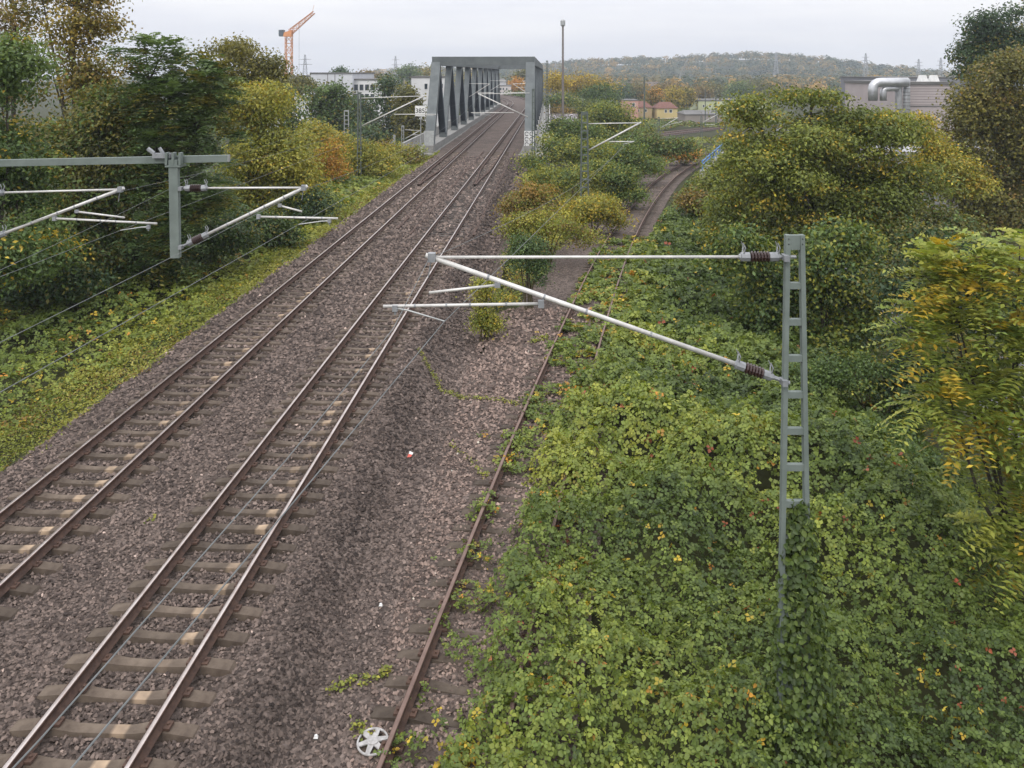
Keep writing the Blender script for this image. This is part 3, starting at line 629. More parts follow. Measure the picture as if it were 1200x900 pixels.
def cantilever(root, Y, m_top, tip, m_bot, reg, steady, strut=None, r=1.0, ins=.42, fine=True):
    A, T, B = P(*m_top, Y), P(*tip, Y), P(*m_bot, Y); d1 = unit(T - A); d2 = unit(T - B)
    if fine:
        insulator(root, A + d1 * .06, d1, ins, r * 1.3); insulator(root, B + d2 * .14, d2, ins, r * 1.3)
        g = MB(); g.tube([A - d1 * .16, A + d1 * .08], .025 * r, 6); g.tube([B - d2 * .1, B + d2 * .16], .03 * r, 6)
        for q in (A, B): g.box(q[0] - .035, q[0] + .035, q[1] - .13, q[1] + .03, q[2] - .04, q[2] + .04)
        g.build('mast_bracket', CAPG, root)
    i2 = ins if fine else 0
    MB().tube([A + d1 * (i2 + .05), T], .021 * r, 8).build('top_tube', ALU, root, smooth=True)
    MB().tube([B + d2 * (i2 + .12), T + d2 * .09], .033 * r, 10).build('diagonal_tube', ALU, root, smooth=True)
    R0, R1 = P(*reg[0], Y), P(*reg[1], Y)
    MB().tube([R0, R1], .022 * r, 8).build('registration_tube', ALU, root, smooth=True)
    if strut: MB().tube([P(*strut[0], Y), P(*strut[1], Y)], .019 * r, 8).build('strut_tube', ALU, root, smooth=True)
    S0, S1 = P(*steady[0], Y), P(*steady[1], Y)
    MB().tube([S0, S0 + (S1 - S0) * .25 + np.array([0, 0, .015]), S1], [.014 * r, .013 * r, .009 * r], 6).build('steady_arm', GALV, root)
    if fine:
        g = MB()
        for q, s in ((T, .05), (R0, .04), (S0, .035)):
            g.box(q[0] - s, q[0] + s, q[1] - s, q[1] + s, q[2] - s * 1.2, q[2] + s * 1.2)
        if strut: q = P(*strut[0], Y); g.box(q[0] - .04, q[0] + .04, q[1] - .03, q[1] + .03, q[2] - .03, q[2] + .04)
        for t in (.22, .45, .6, .8):
            q = R0 + (R1 - R0) * t; g.tube([q + np.array([-.012, 0, 0]), q + np.array([.012, 0, 0])], .027 * r, 8)
            q = B + (T - B) * (t * .8 + .2); g.tube([q - d2 * .014, q + d2 * .014], .038 * r, 8)
        g.tube([T + np.array([.03, 0, .06]), T + np.array([-.02, 0, -.1]), T + np.array([-.05, .02, -.28])], .008, 5)
        g.tube([S0, S0 + np.array([0, 0, -.09])], .015, 6)
        g.build('clamp', CAPG, root)
def battened_mast(root, x, Y, z0, z1, w0, w1, dep, step, m, part_battens=True, flange=.075):
    hw = lambda z: w1 / 2 + (w0 - w1) / 2 * (z1 - z) / (z1 - z0)
    for sg in (-1, 1):
        MB().bar((x + sg * (hw(z0) - flange / 2), Y, z0), (x + sg * (hw(z1) - flange / 2), Y, z1), flange, dep, (1, 0, 0)).build('mast_flange', m, root)
    MB().box(x - hw(z1) + flange, x + hw(z1) - flange, Y - dep / 2 + .012, Y + dep / 2 - .012, z1 - .2, z1 - .003).build('mast_head_plate', m, root)
    z = z1 - .2 - step; jb = MB()
    while z > z0:
        b = MB() if part_battens else jb; i = hw(z) - flange
        b.box(x - i, x + i, Y - dep / 2 + .012, Y + dep / 2 - .012, z - .04, z + .045)
        if part_battens: b.build('batten', m, root)
        z -= step
    if not part_battens: jb.build('batten_row', m, root)['kind'] = 'stuff'
# near mast on the right
YM = 11.64; pm = P(931, 275, YM)
root = thing('catenary_mast', (pm[0], YM, float(gz(pm[0], YM))), 'grey-green ladder mast with ivy at its foot carrying the long nearest cantilever', 'mast', 'overhead line masts')
battened_mast(root, pm[0], YM, -.9, pm[2], .50, .256, .10, .495, MASTG, True, .062)
g = MB()
for sx in (-.075, .075):
    for dz in (-.05, -.12): g.tube([(pm[0] + sx * 1.25, YM - .058, pm[2] + dz), (pm[0] + sx * 1.25, YM - .035, pm[2] + dz)], .008, 6)
g.build('bolt', BLACK, root)
cantilever(root, YM, (919, 301), (506, 301.5), (917, 446), ((634, 356), (449, 359)), ((463, 361), (521, 376.5)), ((583, 334), (503, 343)), ins=.56)
# left gantry: beam on a mast outside the frame, drop post and two cantilevers
YG = 19.2
gx = -12.9; root = thing('catenary_gantry', (gx, YG, float(gz(gx, YG))), 'grey-green beam with drop post and two cantilevers over the main tracks at left', 'gantry')
b0, b1 = P(-95, 193, YG), P(268, 185.5, YG)
MB().bar(b0, b1, .15, .14, (0, 0, 1)).build('beam', MASTG, root)
MB().bar(b1 + np.array([.0, 0, 0]), b1 + np.array([.012, 0, 0]), .155, .145, (0, 0, 1)).build('beam_end_cap', GALV, root)
battened_mast(root, gx, YG, -1.2, b0[2] + .25, .5, .3, .25, .5, MASTG)
q0, q1 = P(207.5, 181, YG), P(209.5, 300, YG)
MB().bar((q0[0], YG - .17, q0[2] - .1), (q1[0], YG - .17, q1[2]), .2, .14, (1, 0, 0)).build('drop_post', MASTG, root)
g = MB(); g.box(q0[0] - .17, q0[0] + .17, YG - .26, YG + .1, q0[2] - .26, q0[2] - .22)
for s in (-.15, 0, .15): g.box(q0[0] + s - .025, q0[0] + s + .025, YG - .255, YG - .085, q0[2] - .21, q0[2] + .06)
g.build('bracket_plate', MASTG, root)
g = MB(); e = P(190, 182, YG - .1); g.box(e[0] - .2, e[0] + .2, e[1] - .06, e[1] + .06, e[2] - .06, e[2] + .05); g.tube([e + np.array([-.18, 0, .04]), e + np.array([-.32, 0, .15])], .05, 7); g.tube([e + np.array([.02, 0, .04]), e + np.array([-.06, 0, .17])], .04, 7); g.build('junction_fitting', CAPG, root)
cantilever(root, YG - .17, (213, 220.5), (356, 220), (213, 289), ((303, 254), (396, 256)), ((386, 259), (350, 263)), ((328, 241), (354, 248)), r=1.1, ins=.52)
yl = YG; hang = P(-28, 226, YG); hb = P(-28, 292, YG)
MB().bar((hang[0] - .12, YG, b0[2] - .05), (hang[0] - .12, YG, hb[2] - .25), .2, .14, (1, 0, 0)).build('drop_post', MASTG, root)
cantilever(root, YG, (-25, 226.5), (141, 222), (-25, 285), ((64, 256), (184, 262)), ((174, 266), (141, 270)), ((90, 248), (146, 255)), r=1.1, ins=.52)

def small_mast(px, ytop, Y, label, arm=None, w=.42, zb=None, m=MASTD, name='catenary_mast', dep=.22):
    p = P(px, ytop, Y); zb = float(gz(p[0], Y)) if zb is None else zb
    root = thing(name, (p[0], Y, zb), label, 'mast', 'overhead line masts')
    battened_mast(root, p[0], Y, zb - .2, p[2], w, w * .72, dep, .55, m, False, .1)
    if arm: cantilever(root, Y, arm[0], arm[1], arm[2], arm[3], arm[4], None, r=1.7, fine=False)
    return root
small_mast(421, 108, 73, 'ladder mast left of the tracks before the bridge, rising from yellow shrubs', (((422, 115), (497, 112.5), (423, 148), ((462, 134), (511, 134)), ((509, 135), (490, 137)))))
small_mast(625, 104, 82, 'slim green mast standing before the right bridge post', (((621, 109), (561, 110), (620, 138), ((602, 132), (552, 132)), ((554, 133), (575, 135)))), w=.36)
small_mast(685, 131, 58, 'dark green lattice mast among shrubs between bridge and siding', (((688, 145), (750, 144), (688, 177), ((714, 166), (743, 166)), ((741, 167), (730, 169)))), w=.66)
small_mast(406, 129, 112, 'broad grey mast on the lower level among dark trees left of the bridge', None, w=.85, m=GALV)
small_mast(472, 147, 118, 'short grey mast close behind the left bridge parapet', (((474, 152), (492, 153), (474, 163), ((482, 158), (490, 158)), ((490, 159), (486, 160)))), w=.5, m=GALV)
small_mast(641, 71, 150, 'thin green mast just right of the bridge truss', None, w=.5)
small_mast(772, 137, 165, 'thin lattice mast left of the far lower tracks', (((774, 139), (794, 138), (774, 150), ((780, 147), (800, 142)), ((799, 143), (793, 145)))), w=.5, m=MASTD)
small_mast(822, 136, 190, 'thin lattice mast right of the far lower tracks', (((823, 143), (841, 134), (823, 144), ((826, 146), (838, 146)), ((837, 146), (833, 147)))), w=.5, m=MASTD)
# lower gantry beam left of the bridge
gb = thing('low_gantry', P(440, 175, 112), 'low horizontal steel beam behind the ladder mast left of the bridge', 'gantry')
gb.location.z = BASE; ORG[gb][2] = BASE
MB().bar(P(408, 167, 112.5), P(461, 167, 112.5), .22, .2, (0, 0, 1)).build('beam', GALV, gb)
for px in (409, 462): t = P(px, 158 if px > 450 else 164, 112.7); MB().bar((t[0], t[1], BASE - .1), tuple(t), .32, .25).build('post', GALV, gb)

def wire(name, pts, label, r=.0055, sag=0.0, group='overhead wires', n=24):
    pts = [np.array(p, float) for p in pts]; path = []
    for a, b in zip(pts[:-1], pts[1:]):
        L = np.linalg.norm(b - a); k = max(2, int(n)) if L > 8 else 3
        for t in np.linspace(0, 1, k, endpoint=False): path.append(a + (b - a) * t + np.array([0, 0, -sag * 4 * t * (1 - t) * (L / 45) ** 2]))
    path.append(pts[-1])
    return tag(MB().tube(path, r, 5).build(name, COPPER), label, 'wire', group)
c0 = P(521, 376.5, YM); c1 = P(735, 168, 58)
wire('contact_wire', [(-2.75, .4, c0[2] + .02), c0, c1, P(790, 147, 110)], 'contact wire over the siding, passing below the nearest cantilever')
m0 = P(503, 303, YM)
mp_ = [np.array([-2.72, .4, 5.62]), np.array([-2.15, 3.9, 5.56]), np.array([-1.75, 6.6, 5.6]), np.array([-1.3, 9.3, 5.8]), m0]
wire('messenger_wire', mp_ + [m0 + (P(748, 146, 58) - m0) * t + np.array([0, 0, -.75 * 4 * t * (1 - t)]) for t in np.linspace(.06, 1, 16)], 'messenger wire above the siding contact wire, hung from the nearest cantilever tip', r=.0045)
cB = P(350, 263, YG - .17); cB2 = P(575, 135, 82)
wire('contact_wire', [(-6.0, .4, cB[2]), cB, cB2, bp(2.3, 140, 4.9), bp(2.3, 200, 4.9)], 'contact wire over the middle track')
mB = P(352, 224, YG - .17); wire('messenger_wire', [(-6.0, .4, 5.7), mB, P(562, 112, 82)], 'messenger wire over the middle track', r=.0045, sag=.4)
cA = P(141, 270, YG); wire('contact_wire', [(-9.2, .4, cA[2]), cA, P(490, 137, 73), bp(-2.1, 140, 4.9), bp(-2.1, 200, 4.9)], 'contact wire over the left track')
wire('messenger_wire', [(-9.2, .4, 5.7), P(143, 224, YG), P(496, 114, 73)], 'messenger wire over the left track', r=.0045, sag=.4)
wire('feeder_wire', [P(-40, 335, 12), P(268, 184, 36), P(430, 122, 76)], 'thin feeder wire above the left bank', r=.0045, sag=.3)
# cantilevers inside the truss, fixed to the posts
for yy in (140, 190):
    for sg in (-1, 1):
        root = thing('bridge_cantilever', bp(sg * (HW - .4), yy, 5), 'pale cantilever arm inside the truss on the %s side, %s span' % ('left' if sg < 0 else 'right', 'near' if yy < 150 else 'far'), 'cantilever', 'cantilevers inside the truss')
        a, b, t = bp(sg * (HW - .35), yy, 6.8), bp(sg * (HW - .35), yy, 4.6), bp(sg * 1.9, yy, 6.75)
        MB().tube([a, t], .045, 6).build('top_tube', ALU, root); MB().tube([b, t], .06, 6).build('diagonal_tube', ALU, root)
        MB().tube([bp(sg * 4.0, yy, 5.35), bp(sg * 1.2, yy, 5.3)], .045, 6).build('registration_tube', ALU, root)

# ------------------------------------------------------------------ ivy on the near mast
zt = np.linspace(-.6, 2.75, 420); n = 3600; zz = RNG.uniform(0, 1, n) ** 1.25 * 3.35 - .6
wd = np.interp(zz, [-.6, 0.4, 1.6, 2.4, 2.9], [.70, .46, .34, .22, .08]); a = RNG.uniform(0, 6.28, n); rad = wd * RNG.uniform(.35, 1.0, n)
Cx = np.stack([pm[0] + .07 + np.cos(a) * rad, YM + np.sin(a) * rad * .8, zz], -1); Nn = np.stack([np.cos(a), np.sin(a), np.full(n, .7)], -1) + RNG.normal(0, .4, (n, 3))
V, FA, C3 = leaves(Cx, Nn, rdir(n) + np.array([0, 0, -1.0]), RNG.uniform(.06, .10, n), RNG.uniform(.05, .085, n), palcol(BRAM, RNG.uniform(.02, .5, n)), hexa=True)
root = thing('climbing_vine', (pm[0], YM, -.8), 'dark green climbing vine wrapped round the foot of the nearest mast', 'vine')
np_mesh('foliage', V, FA, LEAF, root, C3)
MB().tube([(pm[0] + .1, YM - .12, -.8), (pm[0] + .05, YM - .14, .6), (pm[0] + .12, YM - .12, 1.6), (pm[0] + .1, YM - .1, 2.5)], [.02, .018, .012, .006], 6).build('stem', STEM, root)

# ------------------------------------------------------------------ trees on the left bank
T = plant
T('bank_tree', 'light green leafy tree at the extreme left edge behind the gantry beam', 'tree', 31, [(8, 92, 46, 60), (-30, 190, 70, 80), (25, 215, 42, 55, 1), (0, 290, 66, 50, -2), (45, 290, 40, 45)], GREEN, 600, 34, (.145, .07), .8, trunk=.14, tone=(.35, 1.0), accent=(YELLOW, .05), flat=.35)
T('bank_tree', 'tall sparse yellow-brown tree at upper left with sky showing through', 'tree', 42, [(85, 40, 48, 45), (112, 92, 40, 40), (60, 95, 35, 40), (72, 150, 42, 40), (50, 10, 40, 30), (90, -20, 45, 30)], OLIVE + [(.27, .19, .035)], 560, 26, (.15, .09), .85, trunk=.16, hole=.36, tone=(.25, 1.0), accent=(BROWNISH, .25), limbs=40)
T('bank_tree', 'thin brownish tree with bare trunk in the upper left corner', 'tree', 46, [(12, 30, 26, 40), (-5, 90, 28, 40), (18, -12, 30, 22)], BROWNISH, 150, 22, (.15, .09), .8, trunk=.13, hole=.38, limbs=24)
T('bank_tree', 'dull olive tree with brown tinges between the yellow tree and the dark one', 'tree', 38, [(115, 160, 55, 60), (62, 185, 40, 45), (100, 235, 60, 60), (160, 215, 45, 70), (145, 120, 35, 40), (70, 300, 60, 40, -2)], OLIVE, 520, 34, (.17, .09), .9, trunk=.15, tone=(.25, .95), accent=(GREEN, .4))
T('bank_tree', 'dark green tree with drooping feathery leaves above the drop post', 'tree', 37, [(200, 100, 55, 50), (235, 140, 45, 60), (180, 170, 50, 60), (215, 225, 55, 60), (170, 65, 35, 25), (245, 90, 26, 30), (190, 285, 45, 40, -1)], [(.026, .05, .018), (.05, .086, .03), (.085, .132, .044), (.13, .18, .065)], 320, 8, (.21, .08), .85, 'frond', trunk=.16, tone=(.3, 1.0), accent=(OLIVE, .18), limbs=30, shell=.45)
T('bank_tree', 'thin olive tree with wispy top rising behind the dark feathery one', 'tree', 60, [(275, 62, 38, 20), (300, 90, 32, 32), (255, 95, 30, 30), (318, 78, 14, 20)], OLIVE, 260, 26, (.19, .10), 1.0, trunk=.15, hole=.36, tone=(.2, .9), limbs=26)
T('bank_tree', 'bright yellow-green tree sloping down to the shrubs before the bridge', 'tree', 53, [(300, 130, 42, 50), (330, 175, 40, 50), (285, 200, 45, 60), (350, 215, 28, 35), (315, 240, 40, 30), (275, 120, 25, 35)], YGREEN, 640, 30, (.18, .085), 1.0, trunk=.16, tone=(.5, 1.05), accent=(YELLOW, .14), flat=.35)
T('dark_shrub', 'dark green round shrub under the yellow-green tree near the grass strip', 'shrub', 52, [(352, 240, 30, 24), (330, 262, 26, 20), (378, 236, 22, 18)], DKGREEN, 170, 30, (.15, .08), .7, trunk=.04, stems=6, accent=(YGREEN, .2))
T('orange_shrub', 'orange autumn shrub left of the ladder mast', 'shrub', 68, [(380, 182, 20, 20), (392, 196, 14, 14)], ORANGE, 70, 30, (.17, .1), .8, trunk=.04, stems=5, accent=(YELLOW, .3))
T('yellow_shrub', 'yellow-green shrub round the foot of the ladder mast', 'shrub', 74, [(405, 195, 28, 26), (440, 192, 30, 20), (425, 175, 22, 14)], YGREEN, 220, 28, (.18, .09), .9, trunk=.05, stems=8, tone=(.4, 1.0), accent=(YELLOW, .15))
T('yellow_shrub', 'low yellow-green shrub beside the left bridge abutment', 'shrub', 86, [(470, 185, 26, 14), (488, 180, 14, 10), (452, 180, 22, 16)], YGREEN, 150, 26, (.2, .1), 1.0, trunk=.05, stems=8, tone=(.3, 1.0), accent=(BROWNISH, .3))
T('yellow_shrub', 'small yellow shrub with orange leaves above the orange shrub', 'shrub', 80, [(372, 155, 18, 16), (395, 165, 20, 14)], YGREEN, 90, 26, (.2, .1), .9, trunk=.05, stems=6, tone=(.5, 1), accent=(YELLOW, .35))
for Y, lob, pal, lab in ((105, [(330, 125, 34, 28), (300, 130, 30, 26), (352, 150, 28, 24)], GREEN, 'broad mid green tree below the white hall'),
                         (118, [(375, 125, 26, 28), (392, 110, 20, 22), (395, 145, 26, 26)], GREEN, 'round green tree in front of the white hall corner'),
                         (135, [(450, 115, 22, 30), (468, 135, 24, 34), (440, 150, 26, 26), (455, 98, 13, 14)], DKGREEN, 'tall dark tree between white hall and bridge'),
                         (125, [(482, 140, 18, 26), (494, 160, 16, 18), (476, 112, 12, 20)], OLIVE, 'olive tree touching the left bridge post'),
                         (112, [(430, 165, 26, 22), (404, 170, 22, 18)], DKGREEN, 'dark low tree behind the ladder mast'),
                         (128, [(418, 138, 20, 30)], DKGREEN, 'narrow dark tree just right of the ladder mast'),
                         (150, [(345, 100, 24, 12), (312, 105, 24, 12)], OLIVE, 'thin olive treetop before the white hall windows')):
    T('lower_tree', lab, 'tree', Y, lob, pal, 200, 18, (.36, .22), 1.5, trunk=.2, tone=(.1, .9), accent=(OLIVE, .2), group='trees on the lower level')

for Y, lob, pal, lab in ((33, [(30, 330, 50, 26), (-20, 320, 50, 40), (85, 325, 40, 22)], DKGREEN, 'dark undergrowth below the trees at the left edge'),
                         (37, [(150, 300, 50, 34), (110, 290, 40, 30), (185, 310, 36, 22)], GREEN, 'green undergrowth below the olive tree'),
                         (40, [(240, 275, 40, 30), (275, 270, 34, 24), (215, 295, 30, 18)], GREEN, 'green undergrowth right of the drop post'),
                         (45, [(300, 262, 36, 22), (325, 275, 26, 14)], GREEN, 'leafy undergrowth at the edge of the grass strip below the yellow-green tree')):
    T('undergrowth', lab, 'shrub', Y, lob, pal, 180, 24, (.14, .085), .7, trunk=.035, stems=7, tone=(.0, .7), accent=(OLIVE, .15), group='undergrowth on the left bank')
X, Y = scatter(24000, (108, 330), lambda y: 4 + .03 * y, lambda y: 30 + .22 * y, .5, 108)
_ln = np.interp(X, [25, 35, 50, 62, 75], [187, 196, 207, 216, 228]); k = ~((Y > _ln - 16) & (Y < _ln + 14)); X, Y = X[k], Y[k]
ground_cover('rough_meadow', 'rough green meadow on the lower level beyond the siding', X, Y, None, lambda x, y: .1 + 1.6 * sstep(.45, .8, fbm(x / 9, y / 9, 35)), YGREEN, lambda y: .55 * np.clip(y / 110, 1, 3), lambda x, y: .75 * fbm(x / 12, y / 12, 36), [(GREEN, .8, 9.4), (BROWNISH, .4, 7.9)], tri=False, up=.8, tilt=.5)
X, Y = scatter(16000, (100, 240), lambda y: -.55 * y, lambda y: xa(y) - 7 + 0 * y, .5, 100)
ground_cover('lower_scrub', 'green scrub on the lower level left of the bridge', X, Y, None, lambda x, y: .3 + 2.4 * fbm(x / 9, y / 9, 37), GREEN, lambda y: .6 * np.clip(y / 110, 1, 3), lambda x, y: .85 * fbm(x / 12, y / 12, 38), [(OLIVE, .5, 9.4)], tri=False, up=.8, tilt=.5)

# ------------------------------------------------------------------ trees on the right
T('robinia_tree', 'large light green tree with horizontal leaf layers right of the siding', 'tree', 43, [(955, 150, 62, 45), (895, 190, 52, 55), (1015, 165, 60, 45), (1000, 240, 70, 55), (920, 255, 60, 60), (1055, 215, 50, 40), (880, 130, 32, 28), (1050, 150, 40, 25), (860, 250, 30, 40), (950, 110, 40, 14), (960, 205, 60, 45, 2), (930, 200, 50, 40, -2), (1030, 260, 50, 40)], YGREEN, 1450, 32, (.16, .08), .95, trunk=.2, tone=(.0, .82), accent=(YELLOW, .10), flat=.3, limbs=40, sub=6)
T('vine_hung_tree', 'dark vine-hung small tree in front of the large light green tree', 'tree', 33, [(955, 330, 50, 50), (900, 350, 42, 45), (1005, 360, 42, 55), (870, 300, 30, 40), (985, 290, 45, 35), (945, 395, 55, 28)], GREEN, 560, 30, (.14, .085), .75, trunk=.12, tone=(.0, .85), accent=(YGREEN, .35), limbs=24)
T('maple_tree', 'big olive-yellow maple filling the right edge', 'tree', 62, [(1165, 120, 52, 55), (1120, 190, 42, 60), (1180, 220, 60, 70), (1140, 270, 50, 40), (1200, 150, 50, 60), (1175, 75, 36, 28)], OLIVE, 900, 30, (.19, .13), 1.1, trunk=.25, tone=(.05, .95), accent=(BROWNISH, .12))
T('poplar_tree', 'tall dark green poplar top against the sky in the upper right corner', 'tree', 92, [(1172, 30, 40, 30), (1150, 62, 26, 26), (1190, 70, 40, 40), (1135, 80, 12, 12)], DKGREEN, 420, 26, (.26, .17), 1.3, trunk=.3, tone=(.05, .8), accent=(OLIVE, .12))
T('small_yellow_tree', 'small yellowing tree below the pink factory wall', 'tree', 52, [(1105, 190, 35, 25), (1125, 215, 30, 22), (1090, 165, 20, 18), (1075, 140, 14, 10)], YGREEN, 230, 28, (.16, .09), .85, trunk=.1, tone=(.5, 1.0), accent=(YELLOW, .3), flat=.35)
T('ailanthus_tree', 'yellow-green tree with long feathery leaves close at the right edge', 'tree', 16, [(1150, 325, 46, 44), (1110, 330, 34, 30), (1185, 400, 55, 60), (1120, 400, 40, 50), (1165, 490, 55, 55), (1195, 590, 45, 60), (1110, 470, 36, 40), (1195, 300, 40, 35), (1180, 670, 36, 40)], [(.06, .095, .024), (.12, .17, .036), (.19, .24, .048), (.30, .31, .06)], 150, 6, (.15, .055), .80, 'frond', trunk=.07, base=(9.9, 16.3), tone=(.55, 1.1), accent=(YELLOW, .12), sub=6, limbs=26, shell=.7, dy=1.0)
T('thicket_tree', 'dark green bushy tree between the yellow-green feathery tree and the vine-hung tree', 'tree', 27, [(1085, 390, 44, 50), (1060, 440, 46, 36), (1120, 330, 46, 46), (1050, 340, 36, 40), (1140, 420, 50, 60), (1090, 285, 40, 26), (1190, 350, 60, 60)], DKGREEN, 520, 30, (.12, .065), .7, trunk=.08, limbs=14, tone=(0, .75), accent=(OLIVE, .3))
T('thicket_tree', 'olive bushy tree low between the large light green tree and the maple', 'tree', 40, [(1060, 285, 40, 30), (1100, 260, 40, 30), (1030, 300, 40, 40)], OLIVE, 300, 28, (.15, .085), .8, trunk=.1, tone=(0, .7), accent=(GREEN, .3))
for Y, lob, pal, lab, nn in ((48, [(850, 285, 28, 30), (868, 330, 26, 30), (846, 250, 16, 24)], YGREEN, 'yellow-green shrub at the left foot of the large light green tree', 240),
                         (62, [(850, 215, 26, 30), (868, 180, 18, 30), (840, 235, 18, 18)], YGREEN, 'bright shrub beside the blue railing', 220),
                         (58, [(822, 238, 16, 12), (808, 232, 10, 8)], BROWNISH, 'brown faded shrub on the outside of the siding curve', 70),
                         (38, [(860, 372, 30, 24), (888, 400, 34, 22), (835, 350, 20, 18)], DKGREEN, 'dark low shrub spilling from the vine-hung tree', 200),
                         (27, [(1000, 435, 45, 25), (950, 440, 40, 20), (1060, 470, 50, 28)], GREEN, 'low green shrub in the hollow behind the near mast', 240),
                         (22, [(1075, 560, 55, 40), (1130, 600, 50, 45), (1020, 520, 40, 26)], GREEN, 'leafy bush under the yellow-green feathery tree', 330)):
    T('shrub', lab, 'shrub', Y, lob, pal, nn, 26, (.15 * max(.55, Y / 50), .09 * max(.55, Y / 50)), .75 * max(.5, Y / 50), trunk=.035, stems=7, tone=(.1, .9), accent=(YGREEN, .15), group='shrubs right of the siding')

# ------------------------------------------------------------------ shrubs between main line and siding
for Y, lob, pal, lab, acc in ((34, [(615, 300, 24, 28), (632, 315, 16, 20)], DKGREEN, 'dark green round bush beside the near end of the shrub strip', (GREEN, .2)),
                         (30, [(567, 345, 11, 24), (572, 372, 17, 14)], YGREEN, 'small slender yellow-green shrub growing alone in the ballast', (YELLOW, .1)),
                         (42, [(640, 262, 40, 26), (675, 275, 28, 20), (610, 265, 24, 20)], YGREEN, 'wide yellow-green shrub behind the dark round bush', (BROWNISH, .25)),
                         (50, [(622, 232, 30, 22), (600, 250, 16, 20)], BROWNISH, 'brownish fading shrub close to the middle track', (YGREEN, .35)),
                         (52, [(690, 240, 34, 24), (715, 255, 20, 16)], YGREEN, 'yellow shrub at the foot of the dark lattice mast', (YELLOW, .4)),
                         (64, [(655, 205, 34, 24), (690, 205, 34, 22), (630, 212, 18, 18)], YGREEN, 'light green shrub left of the dark lattice mast', (GREEN, .3)),
                         (64, [(722, 215, 28, 22), (745, 225, 18, 14)], GREEN, 'mid green shrub right of the dark lattice mast', (YGREEN, .3)),
                         (78, [(655, 175, 30, 20), (690, 178, 26, 18), (622, 190, 14, 14)], YGREEN, 'green shrub near the right bridge post', (GREEN, .4)),
                         (82, [(735, 185, 30, 22), (762, 195, 18, 14), (708, 180, 24, 20)], GREEN, 'broad green shrub left of the siding bend', (YGREEN, .25)),
                         (100, [(775, 172, 18, 12), (800, 170, 14, 9), (748, 165, 26, 16)], GREEN, 'green shrub beyond the siding bend', (OLIVE, .25)),
                         (108, [(796, 174, 9, 7), (806, 177, 7, 6)], ORANGE, 'small orange shrub beyond the siding bend', (YGREEN, .3)),
                         (105, [(662, 152, 26, 14), (690, 155, 20, 14)], GREEN, 'dark green shrub under the graffiti wall', (YGREEN, .3)),
                         (112, [(715, 132, 26, 20), (700, 148, 22, 16), (735, 150, 20, 16)], YGREEN, 'bright green round tree right of the graffiti wall', (GREEN, .4))):
    s = max(.6, Y / 52); T('shrub', lab, 'shrub', Y, lob, pal, int(190 if Y > 38 else 120), 22, (.125 * s, .07 * s), .62 * s, trunk=.035, stems=8, tone=(.35, 1.0), accent=acc, group='shrubs between main line and siding')
# herbs covering that strip
X, Y = scatter(36000, (32, 104), lambda y: xb(y) + 3.2 + .8 * fbm(y / 3, 6.6), lambda y: np.maximum(xb(y) + 3.4, xc(y) - 2.2 - fbm(y / 2.4, 4.4) * 1.2), .8, 34)
ground_cover('weed_strip', 'tangle of yellow-green weeds between the main line and the siding', X, Y, None, lambda x, y: .25 + 1.1 * fbm(x / 1.8, y / 1.8, 15), YGREEN, lambda y: .12 * np.clip(y / 36, 1, 2.6), lambda x, y: .25 + .85 * fbm(x / 2.2, y / 2.2, 16), [(GREEN, .5, 2.4), (BROWNISH, .5, 2.9), (YELLOW, .5, 1.4)], tri=False, up=.8, tilt=.6)
X, Y = scatter(12000, (60, 118), lambda y: xc(y) + 2.2, lambda y: xc(y) + 8, .8, 60)
ground_cover('verge_growth', 'green undergrowth along the outside of the siding bend', X, Y, None, lambda x, y: .1 + .7 * fbm(x / 1.8, y / 1.8, 25) * sstep(2, 4, x - xc(y)), YGREEN, lambda y: .2 * np.clip(y / 60, 1, 2), lambda x, y: .8 * fbm(x / 2.2, y / 2.2, 26), [(GREEN, .7, 2.4), (BROWNISH, .4, 2.9)], tri=False, up=.8, tilt=.6)
# lone weeds and a trailing vine on the ballast
def trail(pts, label, n, w=.12, sz=.055, pal=YGREEN, tone=(.3, 1), dz=0.0):
    q = np.array([[(p - 600) * Yv / F, Yv] for p, r in pts for Yv in [F * (CH + .5) / (r - YH)]]); t = np.sort(RNG.uniform(0, len(q) - 1, n)); X = np.interp(t, np.arange(len(q)), q[:, 0]) + RNG.normal(0, w, n) * .6; Y = np.interp(t, np.arange(len(q)), q[:, 1]) + RNG.normal(0, w, n)
    Z = gz(X, Y) + dz + RNG.uniform(.02, .11 + dz * .4, n); root = thing('trailing_vine', (X.mean(), Y.mean(), float(gz(X.mean(), Y.mean()))), label, 'vine')
    V, FA, C3 = leaves(np.stack([X, Y, Z], -1), np.array([0, 0, 1.0]) + RNG.normal(0, .4, (n, 3)), rdir(n), RNG.uniform(.7, 1.3, n) * sz, RNG.uniform(.6, 1.0, n) * sz, palcol(pal, RNG.uniform(*tone, n)), hexa=True); np_mesh('foliage', V, FA, LEAF, root, C3)
    xx = np.interp(np.linspace(0, len(q) - 1, 14), np.arange(len(q)), q[:, 0]); yy = np.interp(np.linspace(0, len(q) - 1, 14), np.arange(len(q)), q[:, 1]); MB().tube(np.stack([xx, yy, gz(xx, yy) + .03], -1), .006, 5).build('stem', STEM, root)
trail([(490, 420), (505, 438), (518, 452), (540, 462), (575, 464), (606, 470)], 'long trailing vine across the ballast between middle track and siding', 520, .07)
trail([(528, 520), (548, 536), (562, 552), (572, 558)], 'short creeping vine beside the siding rail', 90, .07)
trail([(385, 812), (410, 800), (440, 795), (458, 785)], 'green creeper shoots in the ballast above the wheel cover', 130, .06)
trail([(415, 850), (425, 860), (442, 868)], 'green shoots growing over the wheel cover', 70, .07)
trail([(622, 395), (635, 390), (644, 388)], 'small weed tuft in the ballast left of the siding', 110, .12, .08)
